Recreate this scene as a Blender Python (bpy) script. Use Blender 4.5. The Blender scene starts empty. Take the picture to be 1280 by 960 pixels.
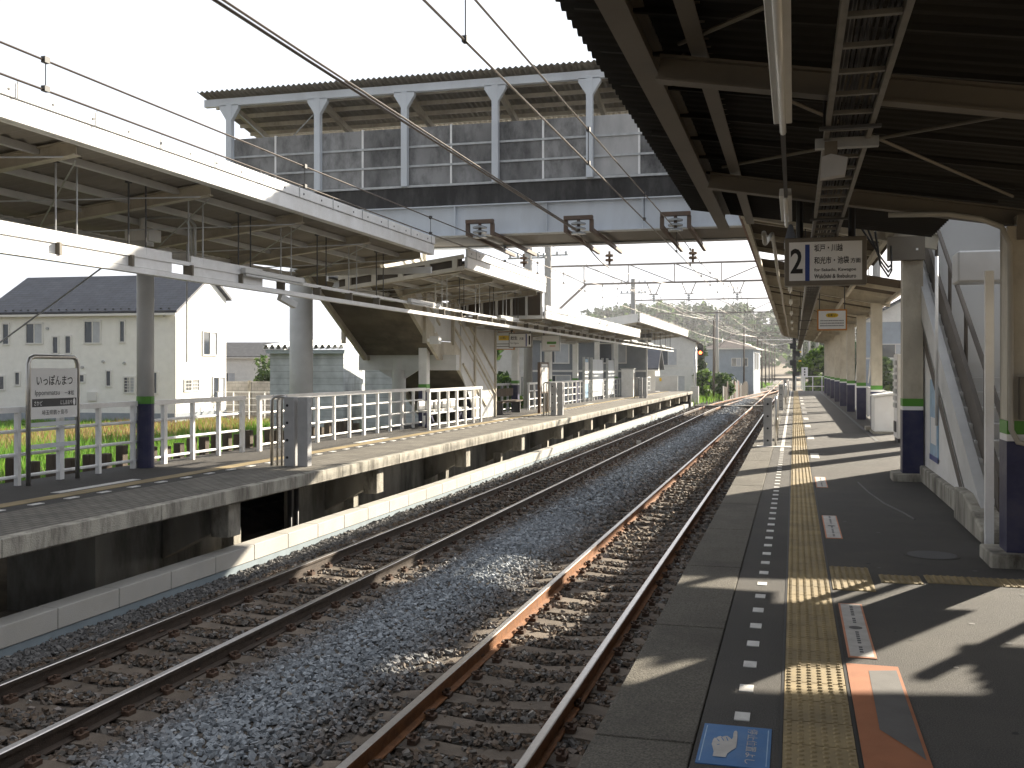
import bpy, math, random
from mathutils import Vector, Matrix
R = math.radians
S = bpy.context.scene
C = S.collection
rnd = random.Random(7)

# ------------------------------------------------------------------ camera, sky, sun, exposure
cam = bpy.data.cameras.new('camera'); cam_o = bpy.data.objects.new('camera', cam); C.objects.link(cam_o)
cam_o.location = (0, 0, 1.58); cam_o.rotation_euler = (R(90), 0, math.atan(353/1290))
cam.sensor_width = 36; cam.lens = 36*1290/1280; cam.shift_y = -18/1280
cam.clip_start = .05; cam.clip_end = 3000
S.camera = cam_o
SUN_EL, SUN_AZ = 23.0, 30.0
W = bpy.data.worlds.new('World'); S.world = W; W.use_nodes = True
nt = W.node_tree
sky = nt.nodes.new('ShaderNodeTexSky'); sky.sky_type = 'NISHITA'; sky.sun_disc = False
sky.sun_elevation = R(SUN_EL); sky.sun_rotation = R(SUN_AZ); sky.air_density = 1.0; sky.dust_density = 4.0; sky.ozone_density = 1.0
# thin bright veil of cloud: the sky colour pulled towards its own grey, broken up by noise
_tc = nt.nodes.new('ShaderNodeTexCoord'); _mp = nt.nodes.new('ShaderNodeMapping'); _mp.inputs['Scale'].default_value = (1, 1, 2.6)
_no = nt.nodes.new('ShaderNodeTexNoise'); _no.inputs['Scale'].default_value = 2.2; _no.inputs['Detail'].default_value = 9; _no.inputs['Roughness'].default_value = .6
_mr = nt.nodes.new('ShaderNodeMapRange'); _mr.inputs[1].default_value = .35; _mr.inputs[2].default_value = .62; _mr.inputs[3].default_value = .78; _mr.inputs[4].default_value = .98
_bw = nt.nodes.new('ShaderNodeRGBToBW'); _ml = nt.nodes.new('ShaderNodeMath'); _ml.operation = 'MULTIPLY_ADD'; _ml.inputs[1].default_value = .15
_mx = nt.nodes.new('ShaderNodeMix'); _mx.data_type = 'RGBA'
nt.links.new(_tc.outputs['Generated'], _mp.inputs[0]); nt.links.new(_mp.outputs[0], _no.inputs['Vector']); nt.links.new(_no.outputs['Fac'], _mr.inputs[0])
nt.links.new(sky.outputs[0], _bw.inputs[0]); nt.links.new(_bw.outputs[0], _ml.inputs[0])
nt.links.new(_mr.outputs[0], _mx.inputs[0]); nt.links.new(sky.outputs[0], _mx.inputs[6])
_cc = nt.nodes.new('ShaderNodeVectorMath'); _cc.operation = 'SCALE'; _cc.inputs[0].default_value = (.96, 1.0, 1.08)
nt.links.new(_ml.outputs[0], _cc.inputs['Scale']); nt.links.new(_cc.outputs[0], _mx.inputs[7])
# the haze is brightest round the sun
_vd = nt.nodes.new('ShaderNodeVectorMath'); _vd.operation = 'DOT_PRODUCT'; _vn = nt.nodes.new('ShaderNodeVectorMath'); _vn.operation = 'NORMALIZE'
nt.links.new(_tc.outputs['Generated'], _vn.inputs[0]); nt.links.new(_vn.outputs[0], _vd.inputs[0])
_vd.inputs[1].default_value = (math.sin(R(SUN_AZ))*math.cos(R(SUN_EL)), math.cos(R(SUN_AZ))*math.cos(R(SUN_EL)), math.sin(R(SUN_EL)))
_sr = nt.nodes.new('ShaderNodeMapRange'); _sr.interpolation_type = 'SMOOTHSTEP'; _sr.inputs[1].default_value = -.25; _sr.inputs[2].default_value = .5; _sr.inputs[3].default_value = 3.0; _sr.inputs[4].default_value = 6.4
nt.links.new(_vd.outputs['Value'], _sr.inputs[0]); nt.links.new(_sr.outputs[0], _ml.inputs[2])
nt.links.new(_mx.outputs[2], nt.nodes['Background'].inputs[0]); nt.nodes['Background'].inputs[1].default_value = .062
sl = bpy.data.lights.new('sun', 'SUN'); sl.energy = 5.0; sl.angle = R(.5); sl.color = (1, .90, .74)
so = bpy.data.objects.new('sun', sl); C.objects.link(so)
sd = Vector((math.sin(R(SUN_AZ))*math.cos(R(SUN_EL)), math.cos(R(SUN_AZ))*math.cos(R(SUN_EL)), math.sin(R(SUN_EL))))
so.rotation_euler = sd.to_track_quat('Z', 'Y').to_euler()
S.view_settings.view_transform = 'Standard'; S.view_settings.look = 'None'
S.view_settings.exposure = 1.6; S.view_settings.gamma = 1; S.view_settings.use_curve_mapping = False
S.cycles.max_bounces = 6; S.cycles.diffuse_bounces = 4; S.cycles.glossy_bounces = 3
S.cycles.transparent_max_bounces = 6; S.cycles.use_denoising = True

# ------------------------------------------------------------------ materials
def mat(name, col, rough=.8, var=.12, scale=6., bump=0., bscale=60., metal=0., streak=0., dirt=None, dirt_amt=0., dscale=1.3, spec=.4, rand=0., attr=False, trans=0.):
    m = bpy.data.materials.new(name); m.use_nodes = True; t = m.node_tree; n = t.nodes; L = t.links
    b = n['Principled BSDF']; b.inputs['Roughness'].default_value = rough; b.inputs['Metallic'].default_value = metal
    b.inputs['Specular IOR Level'].default_value = spec
    tc = n.new('ShaderNodeTexCoord')
    no = n.new('ShaderNodeTexNoise'); no.inputs['Scale'].default_value = scale; no.inputs['Detail'].default_value = 6
    if streak:
        mp = n.new('ShaderNodeMapping'); mp.inputs['Scale'].default_value = (1, 1, streak)
        L.new(tc.outputs['Object'], mp.inputs[0]); L.new(mp.outputs[0], no.inputs['Vector'])
    else: L.new(tc.outputs['Object'], no.inputs['Vector'])
    mr = n.new('ShaderNodeMapRange'); mr.inputs[1].default_value = .3; mr.inputs[2].default_value = .7
    mr.inputs[3].default_value = 1-var; mr.inputs[4].default_value = 1+var
    L.new(no.outputs['Fac'], mr.inputs[0])
    mx = n.new('ShaderNodeMix'); mx.data_type = 'RGBA'; mx.blend_type = 'MULTIPLY'; mx.inputs[0].default_value = 1
    mx.inputs[6].default_value = (*col, 1); L.new(mr.outputs[0], mx.inputs[7]); out = mx.outputs[2]
    if attr:
        a = n.new('ShaderNodeAttribute'); a.attribute_name = 'Col'; L.new(a.outputs['Color'], mx.inputs[6])
    if rand:
        oi = n.new('ShaderNodeObjectInfo'); m2 = n.new('ShaderNodeMapRange'); m2.inputs[3].default_value = 1-rand; m2.inputs[4].default_value = 1+rand
        L.new(oi.outputs['Random'], m2.inputs[0])
        m3 = n.new('ShaderNodeMix'); m3.data_type = 'RGBA'; m3.blend_type = 'MULTIPLY'; m3.inputs[0].default_value = 1
        L.new(out, m3.inputs[6]); L.new(m2.outputs[0], m3.inputs[7]); out = m3.outputs[2]
    if dirt:
        dn = n.new('ShaderNodeTexNoise'); dn.inputs['Scale'].default_value = dscale; dn.inputs['Detail'].default_value = 8; dn.inputs['Roughness'].default_value = .7
        if streak: L.new(mp.outputs[0], dn.inputs['Vector'])
        else: L.new(tc.outputs['Object'], dn.inputs['Vector'])
        dr = n.new('ShaderNodeMapRange'); dr.inputs[1].default_value = .45; dr.inputs[2].default_value = .68; dr.inputs[4].default_value = dirt_amt
        L.new(dn.outputs['Fac'], dr.inputs[0])
        m4 = n.new('ShaderNodeMix'); m4.data_type = 'RGBA'; L.new(dr.outputs[0], m4.inputs[0]); L.new(out, m4.inputs[6]); m4.inputs[7].default_value = (*dirt, 1); out = m4.outputs[2]
    L.new(out, b.inputs['Base Color'])
    if bump:
        bn = n.new('ShaderNodeTexNoise'); bn.inputs['Scale'].default_value = bscale; bn.inputs['Detail'].default_value = 4
        L.new(tc.outputs['Object'], bn.inputs['Vector'])
        bp = n.new('ShaderNodeBump'); bp.inputs['Strength'].default_value = bump; bp.inputs['Distance'].default_value = .02
        L.new(bn.outputs['Fac'], bp.inputs['Height']); L.new(bp.outputs[0], b.inputs['Normal'])
    if trans:
        tr = n.new('ShaderNodeBsdfTranslucent'); ms = n.new('ShaderNodeMixShader'); ms.inputs[0].default_value = trans
        L.new(out, tr.inputs[0]); L.new(b.outputs[0], ms.inputs[1]); L.new(tr.outputs[0], ms.inputs[2])
        L.new(ms.outputs[0], n['Material Output'].inputs[0])
    return m
M = {}
def mk(k, *a, **kw): M[k] = mat(k, *a, **kw)
DK = (.05, .045, .04)
mk('asphalt', (.078, .073, .067), .88, .6, 150, .7, 200, dirt=(.115, .105, .09), dirt_amt=.6, dscale=.9)
mk('edge_stone', (.14, .128, .105), .9, .55, 120, .8, 140, dirt=(.075, .068, .056), dirt_amt=.7, dscale=1.1)
mk('concrete', (.42, .395, .335), .9, .2, 5, .5, 60, dirt=(.07, .062, .048), dirt_amt=.95, dscale=3.2, streak=.3)
mk('old_concrete', (.30, .285, .25), .92, .25, 3, .5, 50, dirt=(.05, .047, .04), dirt_amt=.9, dscale=1.2, streak=.3)
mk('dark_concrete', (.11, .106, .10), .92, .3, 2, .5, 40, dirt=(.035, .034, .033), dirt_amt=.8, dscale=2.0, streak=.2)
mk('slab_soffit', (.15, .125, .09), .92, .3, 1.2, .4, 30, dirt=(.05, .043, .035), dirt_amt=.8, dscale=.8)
mk('trough_concrete', (.50, .485, .45), .85, .1, 4, .2, 80, dirt=(.35, .33, .28), dirt_amt=.5, dscale=2)
mk('trough_blue', (.25, .30, .33), .8, .1, 4)
mk('white_paint', (.82, .82, .81), .45, .06, 3, dirt=(.55, .53, .48), dirt_amt=.4, dscale=1.6)
mk('grey_white', (.58, .585, .58), .5, .07, 3, dirt=(.44, .43, .40), dirt_amt=.35, dscale=1.6)
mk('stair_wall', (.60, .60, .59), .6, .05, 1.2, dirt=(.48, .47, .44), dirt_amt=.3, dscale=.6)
mk('deck_black', (.045, .044, .043), .95, .3, 2, .4, 40, dirt=(.16, .155, .15), dirt_amt=.4, dscale=3.5, streak=.35)
mk('bridge_paint', (.58, .62, .66), .45, .06, 2, dirt=(.40, .41, .42), dirt_amt=.4, dscale=1.2, streak=.3)
mk('cream_paint', (.50, .46, .37), .5, .1, 3, .15, 30, dirt=(.26, .21, .15), dirt_amt=.6, dscale=2.6, streak=.5)
mk('beam_paint', (.155, .135, .105), .5, .1, 3, dirt=(.09, .075, .055), dirt_amt=.6, dscale=1.5)
mk('navy', (.022, .024, .075), .45, .2, 4, .15, 30, dirt=(.07, .065, .085), dirt_amt=.55, dscale=4)
mk('green_band', (.09, .27, .035), .5, .08, 4)
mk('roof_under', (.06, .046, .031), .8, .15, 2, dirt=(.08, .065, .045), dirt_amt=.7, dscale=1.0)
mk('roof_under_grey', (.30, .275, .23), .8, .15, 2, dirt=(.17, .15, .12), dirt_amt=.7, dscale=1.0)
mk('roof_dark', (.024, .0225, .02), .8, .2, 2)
mk('roof_green', (.05, .085, .07), .7, .2, 2)
mk('rust_edge', (.24, .15, .12), .7, .2, 4)
mk('board_grey', (.25, .25, .248), .92, .25, 1.5, .2, 60, dirt=(.055, .055, .055), dirt_amt=.9, dscale=1.7, streak=.5, rand=.25, spec=.15)
mk('board_light', (.46, .46, .455), .9, .12, 1.5, dirt=(.20, .20, .20), dirt_amt=.5, dscale=1.4, streak=.3)
mk('rail_rust', (.24, .098, .031), .7, .25, 12, .3, 90)
mk('rail_dark', (.062, .044, .032), .7, .25, 12, .3, 90)
mk('rail_top', (.52, .49, .46), .28, .08, 20, metal=.85)
mk('sleeper', (.15, .122, .096), .92, .25, 5, .4, 70, rand=.2)
mk('clip', (.10, .06, .04), .8, .2, 20)
mk('stone', (.2, .2, .2), .9, .18, 40, attr=True)
mk('bed', (.10, .085, .07), .95, .4, 30, 1.0, 45)
mk('earth', (.18, .145, .10), .95, .35, 3, .8, 25)
mk('field', (.12, .09, .04), .95, .4, 3, .6, 20, dirt=(.05, .09, .02), dirt_amt=.8, dscale=.25)
mk('tactile', (.32, .245, .125), .75, .2, 3, dirt=(.16, .13, .08), dirt_amt=.65, dscale=1.6)
mk('white_mark', (.72, .71, .68), .7, .1, 12, dirt=(.40, .38, .34), dirt_amt=.5, dscale=5)
mk('pale_mark', (.52, .50, .47), .7, .1, 12, dirt=(.30, .28, .25), dirt_amt=.5, dscale=5)
mk('pink_mark', (.55, .24, .13), .7, .1, 12)
mk('orange_mat', (.38, .145, .065), .85, .12, 8, .2, 200, dirt=(.30, .13, .06), dirt_amt=.5, dscale=4)
mk('grey_mat', (.125, .12, .115), .8, .12, 8, .2, 200)
mk('blue_sign', (.045, .16, .38), .55, .1, 8, dirt=(.15, .26, .42), dirt_amt=.4, dscale=6)
mk('sign_white', (.80, .80, .79), .4, .03, 3)
mk('sign_frame', (.17, .15, .12), .5, .1, 6)
mk('black', (.015, .015, .016), .5, .1, 6)
mk('dark_grey', (.06, .06, .062), .6, .1, 6)
mk('sign_blue', (.03, .06, .25), .4, .05, 6)
mk('sign_yellow', (.75, .50, .03), .4, .05, 6)
mk('sign_orange', (.50, .20, .03), .4, .05, 6)
mk('steel', (.52, .51, .49), .3, .1, 10, metal=.9)
mk('galv', (.42, .43, .43), .45, .15, 8, metal=.5)
mk('ladder_steel', (.19, .18, .16), .5, .15, 8, metal=.2)
mk('grey_post', (.40, .40, .40), .6, .1, 5, dirt=(.25, .25, .24), dirt_amt=.4, dscale=2)
mk('conduit', (.40, .38, .33), .5, .1, 6)
mk('wire', (.035, .032, .03), .5, .1, 6)
mk('copper_wire', (.10, .08, .065), .45, .1, 6, metal=.5)
mk('insulator', (.30, .32, .33), .25, .1, 6)
mk('lamp_case', (.62, .62, .60), .4, .05, 6)
mk('lamp_tube', (.75, .75, .73), .25, .03, 6)
mk('gantry_steel', (.26, .235, .22), .6, .1, 6)
mk('brown_steel', (.105, .075, .055), .6, .15, 6, dirt=(.16, .08, .045), dirt_amt=.5, dscale=5)
mk('stair_dark', (.11, .095, .08), .7, .12, 4)
mk('pole_concrete', (.33, .325, .31), .85, .12, 3, streak=.3)
mk('wood_pole', (.085, .07, .058), .85, .2, 3, streak=.3)
mk('old_wood', (.11, .088, .066), .9, .3, 6, .4, 40, streak=.2)
mk('house_cream', (.80, .79, .75), .85, .05, 3, .15, 120)
mk('house_white', (.66, .66, .64), .85, .06, 3, dirt=(.5, .5, .47), dirt_amt=.4)
mk('house_blue', (.30, .35, .41), .8, .07, 3, dirt=(.22, .26, .3), dirt_amt=.5)
mk('house_grey', (.20, .215, .235), .8, .08, 3)
mk('tile_navy', (.048, .052, .068), .65, .2, 3)
mk('tile_grey', (.13, .125, .12), .7, .2, 3)
mk('tile_brown', (.17, .14, .12), .7, .2, 3)
mk('siding', (.42, .47, .50), .7, .05, 3)
mk('foundation', (.28, .31, .34), .9, .1, 4)
mk('glass', (.05, .06, .075), .08, .1, 1.5, spec=.8)
mk('curtain', (.42, .44, .47), .3, .1, 3)
mk('window_frame', (.66, .65, .62), .45, .04, 4)
mk('bark', (.09, .07, .05), .95, .3, 6, .6, 30)
mk('leaf_dark', (.030, .055, .020), .7, .3, 8, trans=.25)
mk('leaf_mid', (.052, .095, .028), .7, .3, 8, trans=.3)
mk('leaf_light', (.095, .155, .035), .7, .3, 8, trans=.4)
mk('grass_a', (.11, .25, .03), .8, .3, 3, trans=.45)
mk('grass_b', (.18, .30, .045), .8, .3, 3, trans=.45)
mk('straw', (.30, .21, .085), .85, .3, 3, trans=.3)
mk('poster', (.30, .46, .62), .4, .2, 9)
mk('seat_white', (.75, .74, .71), .4, .04, 6)
mk('rubber', (.03, .03, .03), .8, .1, 6)
lm = bpy.data.materials.new('signal_red'); lm.use_nodes = True; M['signal_red'] = lm
lb = lm.node_tree.nodes['Principled BSDF']; lb.inputs['Base Color'].default_value = (.6, .05, .01, 1); lb.inputs['Emission Color'].default_value = (1, .12, .03, 1); lb.inputs['Emission Strength'].default_value = 4
# brick style materials
def brickmat(name, c1, c2, mortar, w, h, rough=.85, plane='xz', msize=.012, bump=.3):
    m = bpy.data.materials.new(name); m.use_nodes = True; t = m.node_tree; n = t.nodes; L = t.links
    tc = n.new('ShaderNodeTexCoord'); sx = n.new('ShaderNodeSeparateXYZ'); cx = n.new('ShaderNodeCombineXYZ')
    L.new(tc.outputs['Object'], sx.inputs[0])
    L.new(sx.outputs['xyz'.index(plane[0])], cx.inputs[0]); L.new(sx.outputs['xyz'.index(plane[1])], cx.inputs[1])
    b = n.new('ShaderNodeTexBrick'); L.new(cx.outputs[0], b.inputs['Vector']); b.inputs['Scale'].default_value = 1
    b.inputs['Color1'].default_value = (*c1, 1); b.inputs['Color2'].default_value = (*c2, 1); b.inputs['Mortar'].default_value = (*mortar, 1)
    b.inputs['Brick Width'].default_value = w; b.inputs['Row Height'].default_value = h; b.inputs['Mortar Size'].default_value = msize
    no = n.new('ShaderNodeTexNoise'); no.inputs['Scale'].default_value = 2; no.inputs['Detail'].default_value = 8; L.new(tc.outputs['Object'], no.inputs['Vector'])
    mr = n.new('ShaderNodeMapRange'); mr.inputs[1].default_value = .3; mr.inputs[2].default_value = .7; mr.inputs[3].default_value = .7; mr.inputs[4].default_value = 1.2; L.new(no.outputs['Fac'], mr.inputs[0])
    mx = n.new('ShaderNodeMix'); mx.data_type = 'RGBA'; mx.blend_type = 'MULTIPLY'; mx.inputs[0].default_value = 1; L.new(b.outputs['Color'], mx.inputs[6]); L.new(mr.outputs[0], mx.inputs[7])
    p = n['Principled BSDF']; p.inputs['Roughness'].default_value = rough; L.new(mx.outputs[2], p.inputs['Base Color'])
    bp = n.new('ShaderNodeBump'); bp.inputs['Strength'].default_value = bump; bp.inputs['Distance'].default_value = .02; bp.invert = True
    L.new(b.outputs['Fac'], bp.inputs['Height']); L.new(bp.outputs[0], p.inputs['Normal'])
    M[name] = m
brickmat('paver', (.19, .175, .145), (.15, .135, .11), (.055, .05, .042), .2, .1, plane='yx', msize=.01)
brickmat('slate', (.045, .05, .066), (.06, .064, .08), (.022, .024, .03), .6, .22, .6, plane='xy', msize=.02)
brickmat('siding_boards', (.50, .525, .535), (.52, .545, .555), (.33, .35, .36), 3.0, .25, .9, plane='xz', msize=.012)
brickmat('block_wall', (.28, .27, .25), (.24, .23, .215), (.15, .145, .14), .4, .2, .9, plane='xz')

SPLIT = set('lettering rung hanger rafter purlin post rail brace_rod floor_beam stair_post board_strip board_rail gutter_bracket dropper white_marker boarding_mark batten kerb_trim eave_beam handrail panel_rail crossarm leg cross_bar drain_pipe stub_post insulator brace side_panel bolt_hole signal_box edge_line paving_joint fascia shelf landing_panel tactile_branch column vent cover edge_slab yellow_oval'.split())
# ------------------------------------------------------------------ mesh helpers
class MB:
    def __init__(s): s.v = []; s.f = []; s.mi = []; s.ms = []; s.pc = []
    def m(s, k):
        if k not in s.ms: s.ms.append(k)
        return s.ms.index(k)
    def add(s, vs, fs, k):
        o = len(s.v); i = s.m(k); s.v += [tuple(p) for p in vs]; s.pc.append((o, len(s.v), len(s.f), len(s.f)+len(fs)))
        for f in fs: s.f.append(tuple(o+a for a in f)); s.mi.append(i)
        return s
    def box(s, a, b, k):
        x0, x1 = sorted((a[0], b[0])); y0, y1 = sorted((a[1], b[1])); z0, z1 = sorted((a[2], b[2]))
        return s.add([(x0,y0,z0),(x1,y0,z0),(x1,y1,z0),(x0,y1,z0),(x0,y0,z1),(x1,y0,z1),(x1,y1,z1),(x0,y1,z1)],
              [(0,3,2,1),(4,5,6,7),(0,1,5,4),(1,2,6,5),(2,3,7,6),(3,0,4,7)], k)
    def beam(s, p, q, w, h, k, up=(0,0,1)):
        p = Vector(p); q = Vector(q); d = (q-p).normalized(); u = Vector(up)
        if abs(d.dot(u)) > .999: u = Vector((0,1,0))
        r = d.cross(u).normalized(); u = r.cross(d).normalized(); r *= w/2; u *= h/2
        vs = [p-r-u, p+r-u, p+r+u, p-r+u, q-r-u, q+r-u, q+r+u, q-r+u]
        return s.add(vs, [(0,1,2,3),(7,6,5,4),(0,4,5,1),(1,5,6,2),(2,6,7,3),(3,7,4,0)], k)
    def ibeam(s, p, q, w, h, k, t=.014, up=(0,0,1)):
        p = Vector(p); q = Vector(q); d = (q-p).normalized(); u = Vector(up)
        if abs(d.dot(u)) > .999: u = Vector((0,1,0))
        r = d.cross(u).normalized(); u = r.cross(d).normalized()
        o = u*(h/2-t/2)
        s.beam(p+o, q+o, w, t, k, u); s.beam(p-o, q-o, w, t, k, u); s.beam(p, q, t, h-2*t, k, u)
        return s
    def tube(s, pts, r, k, n=8, r2=None):
        pts = [Vector(p) for p in pts]; rings = []; N = len(pts)
        ref = None
        for i, p in enumerate(pts):
            d = (pts[min(i+1, N-1)]-pts[max(i-1, 0)]).normalized()
            a = Vector((0,0,1)) if abs(d.z) < .9 else Vector((1,0,0))
            if ref is None: ref = d.cross(a).normalized()
            else: ref = (ref - d*ref.dot(d)).normalized()
            b = d.cross(ref)
            rr = r if r2 is None else r+(r2-r)*i/(N-1)
            rings.append([p+(ref*math.cos(2*math.pi*j/n)+b*math.sin(2*math.pi*j/n))*rr for j in range(n)])
        vs = [v for ring in rings for v in ring]; fs = []
        for i in range(N-1):
            for j in range(n):
                fs.append((i*n+j, i*n+(j+1)%n, (i+1)*n+(j+1)%n, (i+1)*n+j))
        fs.append(tuple(range(n))[::-1]); fs.append(tuple((N-1)*n+j for j in range(n)))
        return s.add(vs, fs, k)
    def prism(s, pts, vec, k):
        n = len(pts); a = [Vector(p) for p in pts]; v = Vector(vec)
        fs = [tuple(range(n))[::-1], tuple(range(n, 2*n))]
        for i in range(n): j = (i+1) % n; fs.append((i, j, n+j, n+i))
        return s.add(a+[p+v for p in a], fs, k)
    def clusters(s, gap=.012):
        bb = [[f(s.v[i][a] for i in range(p[0], p[1])) for f in (min, max) for a in range(3)] for p in s.pc]
        root = list(range(len(bb)))
        def fd(i):
            while root[i] != i: root[i] = root[root[i]]; i = root[i]
            return i
        order = sorted(range(len(bb)), key=lambda i: bb[i][1])
        for n_, i in enumerate(order):
            for j in order[n_+1:]:
                if bb[j][1] > bb[i][4]+gap: break
                if all(bb[i][a] <= bb[j][a+3]+gap and bb[j][a] <= bb[i][a+3]+gap for a in range(3)): root[fd(i)] = fd(j)
        out = {}
        for i in order: out.setdefault(fd(i), []).append(i)
        return list(out.values())
    def sub(s, ids):
        b = MB(); b.ms = list(s.ms)
        for i in ids:
            v0, v1, f0, f1 = s.pc[i]; o = len(b.v); b.v += s.v[v0:v1]
            for f in range(f0, f1): b.f.append(tuple(q-v0+o for q in s.f[f])); b.mi.append(s.mi[f])
        return b
    def build(s, name, parent=None, bevel=0, smooth=False):
        if parent and name in SPLIT and len(s.pc) > 1:
            cl = s.clusters(); 
            if len(cl) > 1:
                cl.sort(key=lambda c: sum((s.v[s.pc[c[0]][0]][a]-(0, 0, 1.58)[a])**2 for a in range(3)))
                objs = [s.sub(c).build1(name, parent, bevel, smooth) for c in cl[:96]]
                if cl[96:]: s.sub([i for c in cl[96:] for i in c]).build1(name, parent, bevel, smooth)['kind'] = 'stuff'
                return objs[0]
        return s.build1(name, parent, bevel, smooth)
    def build1(s, name, parent=None, bevel=0, smooth=False):
        off = Vector((0,0,0)); p = parent
        while p: off += p.location; p = p.parent
        me = bpy.data.meshes.new(name)
        me.from_pydata([tuple(Vector(v)-off) for v in s.v], [], s.f)
        for k in s.ms: me.materials.append(M[k])
        me.polygons.foreach_set('material_index', s.mi)
        if smooth: me.polygons.foreach_set('use_smooth', [True]*len(s.f))
        me.update()
        o = bpy.data.objects.new(name, me); C.objects.link(o); o.parent = parent
        if bevel:
            b = o.modifiers.new('bevel', 'BEVEL'); b.width = bevel; b.segments = 1; b.limit_method = 'ANGLE'
        return o
def tag(o, label, cat, group=None):
    o['label'] = label; o['category'] = cat
    if group: o['group'] = group
    return o
def kind(o, k): o['kind'] = k; return o
def thing(name, label, cat, loc=(0,0,0), group=None):
    o = bpy.data.objects.new(name, None); C.objects.link(o); o.location = loc; o.empty_display_size = .2
    return tag(o, label, cat, group)
def dup(o, parent=None):
    c = o.copy(); C.objects.link(c); c.parent = parent
    for ch in list(o.children): dup(ch, c)
    return c
def corr(mb, x0, x1, zf, y0, y1, pitch, amp, k, th=.012, k2=None, spp=6):
    """corrugated sheet: waves run along Y, straight along X from x0 to x1; zf(x) gives height"""
    n = max(2, int((y1-y0)/pitch*spp)); ys = [y0+(y1-y0)*i/n for i in range(n+1)]
    top = []; bot = []
    for y in ys:
        w = amp*math.cos(2*math.pi*(y-y0)/pitch)
        top += [(x0, y, zf(x0)+w+th), (x1, y, zf(x1)+w+th)]; bot += [(x0, y, zf(x0)+w), (x1, y, zf(x1)+w)]
    mb.add(bot, [(2*i, 2*i+1, 2*i+3, 2*i+2) for i in range(n)], k)
    mb.add(top, [(2*i, 2*i+2, 2*i+3, 2*i+1) for i in range(n)], k2 or k)
    e = []; f = []
    for i in range(n):
        for s_ in (0, 1):
            o = len(e); e += [bot[2*i+s_], bot[2*i+2+s_], top[2*i+2+s_], top[2*i+s_]]; f.append((o, o+1, o+2, o+3))
    mb.add(e, f, k2 or k)
    return mb
def text_geo(txt, bold=0.):
    cu = bpy.data.curves.new('t', 'FONT'); cu.body = txt; cu.size = 1; cu.offset = bold; cu.resolution_u = 3
    o = bpy.data.objects.new('t', cu); C.objects.link(o)
    dg = bpy.context.evaluated_depsgraph_get(); dg.update()
    me = bpy.data.meshes.new_from_object(o.evaluated_get(dg))
    vs = [tuple(v.co) for v in me.vertices]; fs = [tuple(p.vertices) for p in me.polygons]
    bpy.data.objects.remove(o); bpy.data.curves.remove(cu); bpy.data.meshes.remove(me)
    return vs, fs
def put_text(mb, txt, org, xa, ya, w, h, k, bold=0., fit=True):
    """text whose ink fills the box w x h at org (lower left), along axes xa, ya"""
    vs, fs = text_geo(txt, bold)
    if not vs: return
    x0 = min(v[0] for v in vs); x1 = max(v[0] for v in vs); y0 = min(v[1] for v in vs); y1 = max(v[1] for v in vs)
    sx = w/(x1-x0); sy = h/(y1-y0)
    o = Vector(org); xa = Vector(xa); ya = Vector(ya)
    mb.add([o+xa*(v[0]-x0)*sx+ya*(v[1]-y0)*sy for v in vs], fs, k)
def leaves(mb, blobs, n, size, ks, rg, flat=.7):
    tot = sum(b[3]*b[4]*b[5] for b in blobs)
    for b in blobs:
        cnt = max(4, int(n*b[3]*b[4]*b[5]/tot))
        for _ in range(cnt):
            while True:
                p = Vector((rg.uniform(-1,1), rg.uniform(-1,1), rg.uniform(-1,1)))
                l = p.length
                if l < 1 and rg.random() < .25+.75*l*l: break
            c = Vector((b[0]+p.x*b[3], b[1]+p.y*b[4], b[2]+p.z*b[5]))
            s = size*rg.uniform(.6, 1.4)
            a = Vector((rg.gauss(0,1), rg.gauss(0,1), rg.gauss(0,flat))).normalized(); t = Vector((rg.gauss(0,1), rg.gauss(0,1), rg.gauss(0,1)))
            u = a.cross(t).normalized()
            q = a*s; r = u*s*.55
            mb.add([c-q, c+r-q*.1, c+q, c-r+q*.1], [(0,1,2,3)], rg.choice(ks))
def tree(name, label, x, y, z, h, rad, n, size, ks=('leaf_dark','leaf_mid','leaf_mid','leaf_light'), seed=1, group=None, trunk=.12, low=.3, cat='tree', parts=('trunk','crown')):
    rg = random.Random(seed); t = thing(name, label, cat, (x, y, z), group)
    b = MB(); top = Vector((x+rg.uniform(-.3,.3), y, z+h*.75))
    b.tube([(x,y,z-.2), (x+rg.uniform(-.1,.1), y, z+h*.35), top], trunk*h/6+.03, 'bark', 7, .03)
    blobs = []
    for i in range(9):
        a = rg.uniform(0, 6.28); rr = rad*rg.uniform(.25, .75); zz = z+h*(low+(1-low)*rg.uniform(.1, .88))
        rr *= 1-.5*((zz-z)/h-low)/(1-low)
        p = Vector((x+rr*math.cos(a), y+rr*math.sin(a), zz)); br = rad*rg.uniform(.3, .5)
        blobs.append((p.x, p.y, p.z, br, br, br*.8))
        b.tube([(x, y, z+h*rg.uniform(.2, .5)), (x*.5+p.x*.5, y*.5+p.y*.5, p.z-.15*br), p], .03+.01*h/6, 'bark', 5, .012)
    b.build(parts[0], t, smooth=True)
    l = MB(); leaves(l, blobs, n, size, ks, rg); l.build(parts[1], t)
    return t
V = Vector
Y = (0,1,0); Z = (0,0,1); X = (1,0,0)
RAIL = -1.02          # rail head level
TR, TL = -2.30, -5.78 # centre lines of the two tracks
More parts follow.
